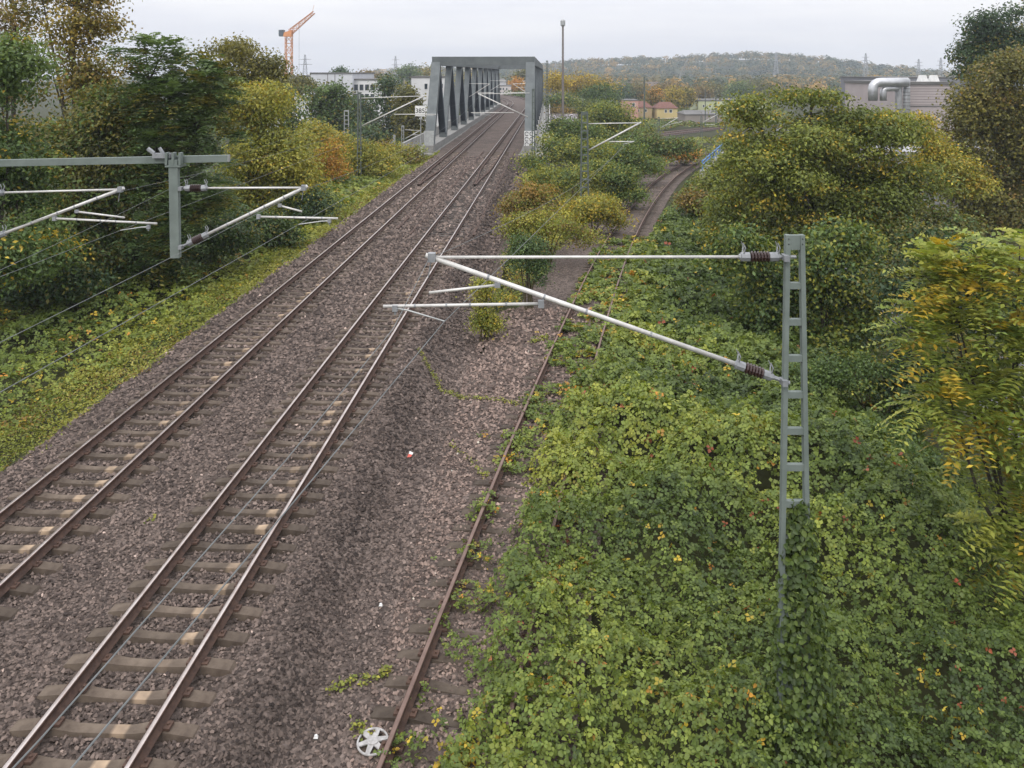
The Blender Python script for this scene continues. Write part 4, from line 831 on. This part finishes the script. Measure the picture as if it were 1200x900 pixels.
trail([(530, 892), (545, 885), (560, 878)], 'bright yellow leaves at the lower edge right of the siding rail', 60, .14, .09, YELLOW, (.4, 1))
trail([(668, 470), (690, 466), (712, 462), (735, 458)], 'orange and yellow autumn leaves where the brambles cross the siding rail', 170, .22, .10, ORANGE, (.2, 1), .30)
trail([(170, 625), (182, 622)], 'tiny weed beside the left track', 14, .05)

# ------------------------------------------------------------------ small litter
def gp(px, py, z=-.5):
    Y = F * (CH - z) / (py - YH); return np.array([(px - 600) * Y / F, Y, z])
p = gp(437, 872); p[2] = float(gz(p[0], p[1])) + .05
root = thing('wheel_cover', p, 'dirty white plastic wheel cover lying beside the siding rail', 'wheel cover')
HUB = mat('dirty_plastic', (.42, .41, .40), (.25, .24, .23), scale=14, rough=.6)
g = MB(); R = .205; ring = [p + np.array([math.cos(t) * R, math.sin(t) * R, .012 + .02 * math.sin(t)]) for t in np.linspace(0, 2 * math.pi, 33)]; g.tube(ring, .016, 6, cap=False); g.build('rim', HUB, root, smooth=True)
for k in range(6):
    t = k * math.pi / 3 + .3; u = np.array([math.cos(t), math.sin(t), .1 * math.sin(t)]); MB().bar(p + u * .05 + np.array([0, 0, .03]), p + u * .2 + np.array([0, 0, .015]), .085, .014, np.array([-math.sin(t), math.cos(t), 0]), w2=.06).build('spoke', HUB, root)
g = MB(); g.tube([p + np.array([0, 0, .01]), p + np.array([0, 0, .04]), p + np.array([0, 0, .048])], [.085, .08, .055], 18); g.build('hub', HUB, root)
p = gp(481, 533); p[2] = float(gz(p[0], p[1])) + .03
root = thing('litter', p, 'small white and red scrap of packaging on the ballast', 'litter')
MB().add([p + np.array(v) for v in ((-.05, 0, 0), (.04, -.03, .03), (.06, .06, .05), (-.03, .07, .09))], [(0, 1, 2, 3), (3, 2, 1, 0)]).build('wrapper', WHITE, root)
MB().add([p + np.array(v) for v in ((-.07, -.08, 0), (.02, -.09, .02), (.045, -.02, .04), (-.05, 0, .05))], [(0, 1, 2, 3)]).build('red_label', mat('red_print', (.5, .10, .07), (.4, .08, .06)), root)
for px, py, lab in ((446, 692, 'white stone fragment between middle track and siding'), (84, 624, 'pale bottle shard beside the left track'), (370, 843, 'small white scrap in the ballast at the bottom')):
    p = gp(px, py, -.25); p[2] = float(gz(p[0], p[1])) + .03; g = MB(); g.add([p + np.array(v) for v in ((-.03, -.02, 0), (.035, -.025, .0), (.03, .03, .0), (-.025, .025, .0), (-.015, -.01, .035), (.02, -.01, .03), (.012, .015, .04), (-.02, .012, .03))], [(0, 1, 5, 4), (1, 2, 6, 5), (2, 3, 7, 6), (3, 0, 4, 7), (4, 5, 6, 7)])
    tag(g.build('debris', WHITE), lab, 'litter')

# ------------------------------------------------------------------ lower level: far tracks, road, buildings
RB = mat('far_track_bed', (.10, .075, .062), (.06, .045, .038), scale=.6, rough=.95)
fy = [(735, 163), (760, 160), (790, 156.5), (820, 153), (850, 149)]
def far_pts(dy): return [(lambda Y: np.array([(px - 600) * Y / F, Y, BASE + .12]))(F * (CH - BASE) / (py + dy - YH)) for px, py in fy]
q = far_pts(0); V = np.concatenate([[a + np.array([-2, -8, .02]), a + np.array([2, 9, .02])] for a in q]); FA = [(2 * i, 2 * i + 2, 2 * i + 3, 2 * i + 1) for i in range(len(q) - 1)]
tag(np_mesh('lower_track_bed', V, FA, RB), kind='structure')
for k, (dy, lab) in enumerate(((-1.0, 'farther of two railway tracks on the lower level at right'), (1.5, 'nearer of two railway tracks on the lower level at right'))):
    q = far_pts(dy); root = thing('railway_track', q[0], lab, 'railway track', 'railway tracks')
    for off in (-.75, .75): MB().tube([a + np.array([.35 * off, off, .16]) for a in q], .09, 4).build('rail', RUST, root)
    sl = MB()
    for a, b in zip(q[:-1], q[1:]):
        nn = int(np.linalg.norm(b - a) / 1.2)
        for i in range(nn): c = a + (b - a) * i / nn; sl.bar(c + np.array([-.45, -1.25, .06]), c + np.array([.45, 1.25, .06]), .3, .1, (1, 0, 0))
    sl.build('sleeper_row', SLEEP_W, root)['kind'] = 'stuff'
GLASS = mat('window_glass', (.05, .06, .07), (.03, .04, .05), scale=.3, rough=.12, spec=.6)
ROOF_G = mat('grey_roof', (.16, .155, .15), (.11, .11, .105), scale=.3, rough=.9)
ROOF_R = mat('red_tile_roof', (.18, .085, .062), (.11, .055, .045), scale=1.5, rough=.9)
def wallm(nm, c): return mat(nm, c, tuple(v * .82 for v in c), scale=.25, rough=.9, detail=7)
def building(name, label, x0, x1, ytop, Y, depth, wall, roof=ROOF_G, wins=(), zb=BASE, gable=0, parapet=.3, group=None):
    """x0,x1,ytop in photo pixels at depth Y; wins: (px0,px1,py0,py1)"""
    a, b = P(x0, ytop, Y), P(x1, ytop, Y); root = thing(name, ((a[0] + b[0]) / 2, Y + depth / 2, zb), label, 'building', group)
    MB().box(a[0], b[0], Y, Y + depth, zb - .3, a[2]).build('wall', wall, root)
    if gable:
        z = a[2]; m = MB(); e = .35
        m.add([(a[0] - e, Y - e, z), (b[0] + e, Y - e, z), (b[0] + e, Y + depth + e, z), (a[0] - e, Y + depth + e, z), (a[0] + gable * .8, Y + depth / 2, z + gable), (b[0] - gable * .8, Y + depth / 2, z + gable)], [(0, 1, 5, 4), (1, 2, 5), (2, 3, 4, 5), (3, 0, 4), (3, 2, 1, 0)]); m.build('roof', roof, root)
    else: MB().box(a[0] - .15, b[0] + .15, Y - .15, Y + depth + .15, a[2] + .002, a[2] + parapet).build('roof', roof, root)
    for w in wins:
        p0, p1 = P(w[0], w[3], Y), P(w[1], w[2], Y); fr = MB()
        t = .1
        fr.box(p0[0] - t, p1[0] + t, Y - .06, Y - .001, p0[2] - t, p0[2]); fr.box(p0[0] - t, p1[0] + t, Y - .06, Y - .001, p1[2], p1[2] + t); fr.box(p0[0] - t, p0[0], Y - .06, Y - .001, p0[2] + .001, p1[2] - .001); fr.box(p1[0], p1[0] + t, Y - .06, Y - .001, p0[2] + .001, p1[2] - .001)
        o = fr.build('window', WHITE, root); MB().box(p0[0] + .002, p1[0] - .002, Y - .03, Y - .004, p0[2] + .002, p1[2] - .002).build('pane', GLASS, o)
    return root
LWH = wallm('pale_grey_cladding', (.56, .57, .60)); WWH = wallm('white_render', (.66, .66, .66))
r = building('hall', 'large pale grey hall with plain wall beyond the left trees', 364, 413, 86.5, 190, 30, LWH)
for px in (384, 392.5, 401): a = P(px, 86.5, 190); MB().box(a[0] - .06, a[0] + .06, 189.93, 189.998, BASE, a[2] - .05).build('panel_joint', ROOF_G, r)
building('hall_wing', 'long white wing with window band left of the pale hall', 312, 363.5, 90, 194, 20, WWH, wins=[(x, x + 4.2, 92.5, 99) for x in np.arange(318, 360, 6.2)])
building('office_wing', 'lower white office wing with tall windows right of the pale hall', 413.5, 452, 94, 192, 18, WWH, wins=[(x, x + 4.6, 99, 106) for x in np.arange(415, 436, 6.4)] + [(x, x + 4.6, 110, 117) for x in np.arange(415, 436, 6.4)])
building('white_house', 'white flat roofed house seen behind the left bridge truss', 482, 522, 91, 172, 14, WWH, wins=[(497.5, 501, 98, 104.5), (514, 519, 98, 103)])
building('station_house', 'pale two storey house seen through the bridge portal', 580, 599, 101, 345, 18, wallm('pale_pink', (.56, .50, .49)), wins=[(x, x + 1.7, 103, 105.5) for x in (583, 586, 589, 593)] + [(x, x + 1.7, 108, 110) for x in (583, 586, 589, 593)])
building('upper_house', 'pale narrow building with dark roof above the house in the portal', 581, 593, 95.5, 372, 10, wallm('pale_grey', (.5, .5, .52)), gable=1.2)
building('pink_house', 'small pink house with flat roof left of the yellow house', 732, 748, 118, 262, 9, wallm('pink_render', (.52, .30, .25)), wins=[(741, 744, 121, 125)])
building('red_roof_house', 'low house with red tiled roof between pink house and orange tree', 741, 764, 126, 272, 9, wallm('ochre_render', (.45, .35, .2)), ROOF_R, gable=1.9, wins=[(746, 749, 128, 131), (755, 758, 128, 131)])
building('yellow_house', 'small yellow house with red tiled roof right of the orange tree', 770, 794, 127, 268, 9, wallm('yellow_render', (.58, .47, .22)), ROOF_R, gable=1.9, wins=[(779, 781.5, 128.5, 132), (784.5, 787.5, 128.5, 132)])
building('depot', 'long pale green depot building with flat grey roof', 818, 905, 118.5, 305, 14, wallm('pale_green_render', (.50, .53, .33)), wins=[(x, x + 2.0, 123, 125.5) for x in (823.5, 831, 847.5, 856)] + [(866, 872, 120, 125)], parapet=.5)
building('shed', 'low grey roofed shed in front of the pale green depot', 803, 846, 134, 250, 12, wallm('shed_wall', (.28, .25, .22)), ROOF_G, gable=1.0)
r = building('factory', 'pinkish grey factory block with silver ducts at upper right', 1060, 1118, 99, 112, 20, wallm('pinkish_cladding', (.42, .37, .365)), wins=[], parapet=.35)
a = P(1060, 124.5, 112); b = P(1118, 124.5, 112); MB().box(a[0], b[0], 111.94, 111.998, a[2] - .07, a[2] + .07).build('ledge', ROOF_G, r)
for z in np.arange(101, 124, 3.1): a = P(1060, z, 112); b = P(1118, z, 112); MB().box(a[0], b[0], 111.985, 111.999, a[2] - .02, a[2] + .02).build('cladding_joint', ROOF_G, r)
SILV = mat('silver_duct', (.60, .61, .62), (.45, .46, .48), scale=1.5, rough=.38, metal=.6)
d = thing('duct', (P(1040, 99, 110)[0], 110, BASE), 'silver insulated ducts bending over the factory roof edge', 'duct')
for i, (pts, rad) in enumerate((([(1023, 118), (1023, 104), (1023.6, 101), (1025.5, 98.4), (1028.5, 97), (1032, 96.6), (1064, 96.4)], .6), ([(1035, 118), (1035, 108), (1035.8, 105.5), (1038, 104), (1041, 103.6), (1052, 103.5)], .42))):
    MB().tube([P(x, y, 109.5 + i * .2) for x, y in pts], rad, 12).build('duct_pipe', SILV, d, smooth=True)
for px, y0 in ((1062.5, 93), (1053, 93.5)): MB().tube([(P(px, 0, 110.4)[0], 110.4, BASE), P(px, y0 + 8, 110.4), P(px, y0, 110.4)], .42, 12).build('riser', SILV, d, smooth=True)
g = MB()
for z in np.arange(100, 134, 4.0): c = P(1062.5, z, 110.4); g.tube([c - np.array([0, 0, .03]), c + np.array([0, 0, .03])], .45, 12)
g.build('band', ROOF_G, d)
for px in (1081, 1094): c = np.array([P(px, 96.9, 116)[0], 116, 8.03]); tag(MB().add([c + np.array(v) for v in ((-.6, -.5, -.65), (.6, -.5, -.65), (.6, .5, -.65), (-.6, .5, -.65), (-.35, -.35, .22), (.35, -.35, .22), (.35, .35, .22), (-.35, .35, .22))], [(0, 1, 5, 4), (1, 2, 6, 5), (2, 3, 7, 6), (3, 0, 4, 7), (4, 5, 6, 7)]).build('roof_skylight', WHITE), 'white roof skylight on the factory, %s one' % ('left' if px < 1090 else 'right'), 'skylight', 'factory skylights')
building('dark_hall', 'long low dark roofed hall behind the factory', 1040, 1150, 91.5, 210, 30, wallm('dark_hall_wall', (.2, .2, .22)), ROOF_G)
building('warehouse', 'pale roofed warehouse glimpsed through the right trees', 1040, 1180, 182, 72, 30, wallm('warehouse_wall', (.32, .32, .33)), wallm('pale_roof', (.38, .38, .40)))
lot = MB(); lot.box(17, 60, 24, 66, BASE - .2, BASE + .35); tag(lot.build('yard', mat('pale_asphalt', (.13, .13, .135), (.10, .10, .105), scale=.5, rough=.9)), kind='structure')
# graffiti wall right of the bridge
root = thing('graffiti_wall', (P(660, 150, 150)[0], 150, BASE), 'weathered retaining wall with pale graffiti right of the bridge', 'wall')
a, b = P(642, 133.5, 150), P(677, 133.5, 150); MB().box(a[0], b[0], 150, 150.6, BASE, a[2]).build('wall', wallm('stained_wall', (.30, .27, .26)), root)
gr = MB(); rr = random.Random(3)
for i in range(9):
    c = P(646 + i * 3.3, 139 + rr.uniform(-1, 4), 149.97); th = np.linspace(0, 5.4, 9) + rr.uniform(0, 6); gr.tube([c + np.array([math.cos(t) * .42, 0, math.sin(t) * rr.uniform(.5, .8)]) for t in th], .11, 4)
gr.build('graffiti', mat('graffiti_paint', (.62, .58, .60), (.45, .42, .45), scale=2), root)
for px in (646, 657, 668): c = P(px, 133.5, 150.2); MB().bar(tuple(c), tuple(c + np.array([0, 0, 1.2])), .06, .06).build('railing_post', MASTD, root)
MB().bar(P(642, 126, 150.2), P(677, 126, 150.2), .05, .05, (0, 0, 1)).build('railing', MASTD, root)
# blue railing beside the siding bend
BLUE = mat('blue_paint', (.10, .24, .50), (.075, .18, .40), scale=2, rough=.6)
e0, e1 = np.array([P(823, 200, 84)[0], 84, 0]), np.array([P(846, 183, 104)[0], 104, 0]); zg = CH - (201 - YH) * 84 / F
root = thing('blue_railing', (e0[0], 84, zg), 'light blue steel railing on the outside of the siding bend', 'railing')
for k in range(7):
    q = e0 + (e1 - e0) * k / 6; q[2] = zg - .1; MB().bar(q, q + np.array([0, 0, 1.25]), .09, .09).build('post', BLUE, root)
for z in (.35, .68, 1.0): MB().bar(e0 + np.array([0, 0, zg + z]), e1 + np.array([0, 0, zg + z]), .07, .09, (0, 0, 1)).build('rail', BLUE, root)
MB().bar(e0 + np.array([0, 0, zg - 1.2]), e1 + np.array([0, 0, zg - 1.2]), .5, 2.6, (1, 0, 0)).build('kerb_wall', CONC_P, root)

# ------------------------------------------------------------------ poles, crane, pylons
def pole(px, y0, Y, label, r=.11, head=None, m=GALV):
    a = P(px, y0, Y); zb = float(gz(a[0], Y)); root = thing('lamp_post', (a[0], Y, zb), label, 'lamp post')
    MB().tube([(a[0], Y, zb - .2), tuple(a)], [r * 1.5, r], 8).build('pole', m, root)
    if head: MB().tube([a + np.array([0, 0, -.9]), a + np.array([0, 0, -.7]), a + np.array([0, 0, .1]), a + np.array([0, 0, .3])], [.15, head, head, .2], 10).build('lamp_head', GALV, root)
pole(659.6, 25, 145, 'tall floodlight mast with round head right of the bridge', .16, .42, m=mat('weathered_pole', (.20, .18, .17), (.15, .13, .12)))
pole(755, 90, 168, 'plain thin grey pole left of the orange trees', .13, None, MASTD)
pole(826.5, 104, 230, 'thin pole in front of the pale green depot', .1, None, MASTD)
pole(839, 112, 240, 'darker thick pole in front of the pale green depot', .16, None, MASTD)
pole(855, 110, 250, 'thin pole at the right part of the pale green depot', .12, None, MASTD)
CRN = mat('crane_orange', (.62, .27, .10), (.5, .21, .08), scale=1, rough=.6)
YC = 330; root = thing('tower_crane', P(338.5, 85, YC) * np.array([1, 1, 0]) + np.array([0, 0, BASE]), 'orange luffing tower crane above the left treetops', 'crane')
def lattice(mb, a, b, w, step, r, w2=None):
    a = np.array(a, float); b = np.array(b, float); t = unit(b - a); s = np.array([0, 1, 0]) if abs(t[1]) < .8 else np.array([1, 0, 0]); u = unit(np.cross(t, s)); L = np.linalg.norm(b - a); k = max(2, int(L / step)); w2 = w2 or w
    rings = []
    for i in range(k + 1):
        h = (w + (w2 - w) * i / k) / 2; c = a + (b - a) * i / k; rings.append([c + u * h * x + s * h * y for x, y in ((-1, -1), (1, -1), (1, 1), (-1, 1))])
    for i in range(k):
        for j in range(4):
            mb.tube([rings[i][j], rings[i + 1][j]], r, 4, cap=False); mb.tube([rings[i][j], rings[i + 1][(j + 1) % 4]] if i % 2 else [rings[i][(j + 1) % 4], rings[i + 1][j]], r * .6, 4, cap=False); mb.tube([rings[i][j], rings[i][(j + 1) % 4]], r * .6, 4, cap=False)
    return mb
tp = P(338.5, 43, YC); lattice(MB(), (tp[0], YC, BASE), tp, 2.3, 2.4, .17).build('tower', CRN, root)
MB().hexa([tp + np.array(v) for v in ((-1.9, -1.4, 0), (1.3, -1.4, 0), (1.3, 1.4, 0), (-1.9, 1.4, 0), (-1.6, -1.2, 1.6), (1.4, -1.2, 2.6), (1.4, 1.2, 2.6), (-1.6, 1.2, 1.6))]).build('slewing_unit', CRN, root)
MB().box(tp[0] - 3.6, tp[0] - 1.8, YC - 1.3, YC + 1.3, tp[2] + .1, tp[2] + 2.6).build('counterweight', mat('crane_grey', (.10, .12, .14), (.07, .09, .1)), root)
lattice(MB(), P(340.5, 37.5, YC), P(368, 14.5, YC - 6), 1.9, 1.6, .13, .9).build('jib', CRN, root)
MB().tube([P(366, 14, YC - 6), P(368, 6, YC - 6)], .06, 4).build('jib_tip', CRN, root)
MB().tube([P(350.5, 31, YC - 3), P(350.5, 84, YC - 3)], .05, 4).build('hoist_rope', COPPER, root)
PYG = mat('pylon_steel', (.32, .33, .35), (.28, .29, .31), scale=.2, rough=.7)
for px, y0, Y, lab, arms in ((357.5, 64, 640, 'lattice pylon right of the orange crane', (69.5, 75.5)), (463.5, 65.5, 800, 'lattice pylon between hall and bridge', (70, 76)), (909.5, 61, 900, 'lattice pylon standing on the wooded hill', (66, 71)), (1014.5, 62.5, 820, 'leftmost of the three pylons above the factory', (67, 71)), (1076.5, 69, 820, 'middle one of the three pylons above the factory', (73, 77)), (1102.5, 67.5, 760, 'rightmost of the three pylons above the factory', (71.5, 76.5)), (651, 74, 950, 'faint pylon just right of the bridge', (77, 80))):
    a = P(px, y0, Y); zb = BASE; root = thing('pylon', (a[0], Y, zb), lab, 'pylon', 'high voltage pylons')
    hgt = a[2] - zb; lattice(MB(), (a[0], Y, zb), tuple(a), hgt * .17, hgt * .1, .2 * Y / 800, .7).build('tower', PYG, root)
    g = MB()
    for ya in arms: c = P(px, ya, Y); w = (7.3 if ya == arms[0] else 8.5) * Y / F * (1 if px < 400 else .62); g.tube([c - np.array([w, 0, 0]), c, c + np.array([w, 0, 0])], [.12, .3, .12], 4)
    g.build('crossarm', PYG, root)
a, b = P(795, 95, 620), P(806, 69, 600); root = thing('mobile_crane', (a[0], 620, BASE), 'thin white slanted crane boom in front of the wooded hill', 'crane')
lattice(MB(), a, b, 1.0, 3, .22, .7).build('boom', WHITE, root)
MB().box(a[0] - 3, a[0] + 2, 617, 623, BASE, a[2] + .5).build('carrier', WHITE, root)
w = thing('long_wall', (P(770, 97, 600)[0], 600, BASE), 'long pale brown wall at the foot of the wooded hill', 'wall')
MB().box(P(715, 0, 600)[0], P(835, 0, 600)[0], 600, 603, BASE, P(0, 96, 600)[2]).build('wall', wallm('far_wall', (.30, .25, .22)), w)

# ------------------------------------------------------------------ far trees
def ftree(px, py, rx, rz, Y, pal, label, n=110, name='far_tree', grp='far trees beyond the bridge', acc=None):
    T(name, label, 'tree', Y, [(px, py, rx, rz), (px - rx * .4, py + rz * .45, rx * .75, rz * .7), (px + rx * .45, py + rz * .4, rx * .7, rz * .7)], pal, int(n * .8), 14, (.0021 * Y, .0012 * Y), .009 * Y, trunk=.22, limbs=4, group=grp, accent=acc, tone=(.1, .9))
ftree(690, 96, 30, 17, 235, YELLOW, 'wide orange-yellow tree right of the floodlight mast', 260, acc=(BROWNISH, .3))
ftree(652, 92, 10, 14, 228, YELLOW, 'golden tree directly behind the floodlight mast', 120)
ftree(702, 108, 22, 12, 222, GREEN, 'green tree at the right foot of the orange-yellow tree', 160)
ftree(660, 118, 20, 10, 205, GREEN, 'green bush on the bank above the graffiti wall', 140, acc=(YGREEN, .4))
ftree(690, 122, 22, 9, 200, YGREEN, 'light green bush on the bank right of the graffiti wall', 140, acc=(GREEN, .4))
ftree(660, 130, 16, 6, 178, BROWNISH, 'brownish low growth on top of the graffiti wall', 70)
ftree(767, 114, 10, 13, 285, ORANGE, 'orange conical tree left of the yellow house', 120, acc=(OLIVE, .5))
ftree(790, 112, 9, 11, 300, YELLOW, 'yellow tree right of the yellow house, left of a pair', 110, acc=(OLIVE, .4))
ftree(802, 112, 9, 11, 305, YELLOW, 'yellow tree right of the yellow house, right of a pair', 110, acc=(OLIVE, .5))
ftree(781, 103, 14, 10, 420, BROWNISH, 'dark reddish tree behind the orange conical tree', 110)
ftree(726, 107, 16, 10, 360, DKGREEN, 'dark green tree left of the thin grey pole', 110)
ftree(746, 106, 13, 11, 370, OLIVE, 'olive tree behind the thin grey pole', 110, acc=(BROWNISH, .4))
ftree(822, 108, 12, 9, 380, BROWNISH, 'brownish tree left of the depot roof', 90)
ftree(836, 103, 16, 10, 430, OLIVE, 'olive tree behind the left end of the depot', 100)
ftree(866, 105, 18, 12, 400, GREEN, 'green tree behind the right end of the depot', 110)
ftree(895, 102, 20, 12, 420, OLIVE, 'olive tree far right of the depot', 110)
ftree(612, 88, 9, 10, 420, OLIVE, 'olive tree right of the house in the bridge portal', 80)
ftree(604, 100, 8, 12, 380, ORANGE, 'rust coloured tree beside the house in the bridge portal', 70)
ftree(560, 92, 26, 14, 430, OLIVE, 'yellowish tree group behind the truss diagonals', 120, acc=(YELLOW, .3))
ftree(500, 86, 16, 11, 420, OLIVE, 'yellowish tree left of the bridge portal', 90, acc=(YELLOW, .3))
ftree(478, 83, 13, 10, 400, GREEN, 'green tree above the white house', 80)
ftree(605, 112, 12, 5, 330, GREEN, 'low green bushes at the far end of the bridge', 60)
ftree(399, 82.5, 4, 3, 300, DKGREEN, 'tiny tree top over the pale hall roof', 40)
ftree(430, 88, 12, 5, 330, BROWNISH, 'brown tree tops beyond the office wing', 60)
# wooded hill
hx = np.array([-3000, 380, 440, 480, 520, 600, 640, 680, 730, 780, 830, 870, 920, 960, 1000, 1040, 1070, 1120, 2600]); hy = np.array([86, 86, 86, 82, 80, 80, 77, 72, 70.5, 69, 66, 64, 65, 71, 77, 84, 88, 90, 91])
YHL = 1250.0
def hz(X, Y):
    px = 600 + F * X / np.maximum(Y, 1); top = CH - (np.interp(600 + F * X / YHL, hx, hy) - YH + 5) * YHL / F
    return BASE - 1 + (np.maximum(top, BASE + 2) - BASE) * sstep(820, YHL, Y)
grid(np.linspace(-1300, 1500, 90), np.linspace(800, 1900, 30), hz, 'hill', mat('hill_ground', (.06, .07, .03), (.04, .045, .02), scale=.02, rough=1))
n = 2600; Y = RNG.uniform(560, 1330, n); px = RNG.uniform(430, 1130, n); X = (px - 600) * Y / F; Z = np.maximum(hz(X, Y), BASE)
k = (Y > 700) | (px > 700); X, Y, Z, px = X[k], Y[k], Z[k], px[k]; n = len(X); hgt = RNG.uniform(7, 14, n); rw = RNG.uniform(5, 10, n)
per = 36; i = np.repeat(np.arange(n), per); d = rdir(n * per); d[:, 2] = np.abs(d[:, 2]) * 1.1 - .25
C = np.stack([X, Y, Z], -1)[i] + d * np.stack([rw, rw, hgt * .62], -1)[i] * RNG.uniform(.75, 1.05, (n * per, 1)) + np.array([0, 0, 1.0]) * (hgt * .45)[i][:, None]
pal = np.array([(.022, .040, .020), (.045, .068, .026), (.085, .085, .024), (.18, .125, .028), (.32, .19, .035)]); tt = np.clip(fbm(X / 60, Y / 60, 77) * .55 + RNG.random(n) ** 1.8 * .85 - .18, 0, 1)
V, FA, C3 = leaves(C, d + np.array([0, 0, .25]) + RNG.normal(0, .12, (n * per, 3)), rdir(n * per), RNG.uniform(2.0, 3.6, n * per), RNG.uniform(1.6, 2.8, n * per), palcol(pal, tt[i], .07))
tag(np_mesh('wooded_hillside', V, FA, LEAF, org=(0, 1000, BASE), col=C3), 'distant autumn wood covering the hill on the horizon', kind='stuff')
# ------------------------------------------------------------------ haze
hm = bpy.data.materials.new('haze'); hm.use_nodes = True; hm.node_tree.nodes.clear(); ho = hm.node_tree.nodes.new('ShaderNodeOutputMaterial'); pv = hm.node_tree.nodes.new('ShaderNodeVolumePrincipled')
pv.inputs['Color'].default_value = (.80, .87, .97, 1); pv.inputs['Density'].default_value = .00034; pv.inputs['Anisotropy'].default_value = .2
hm.node_tree.links.new(pv.outputs[0], ho.inputs['Volume'])
ho_ = MB().box(-2250, 2250, -120, 2350, -9.5, 75).build('haze', hm, org=np.zeros(3)); tag(ho_, 'thin pale autumn haze in the air', kind='stuff')
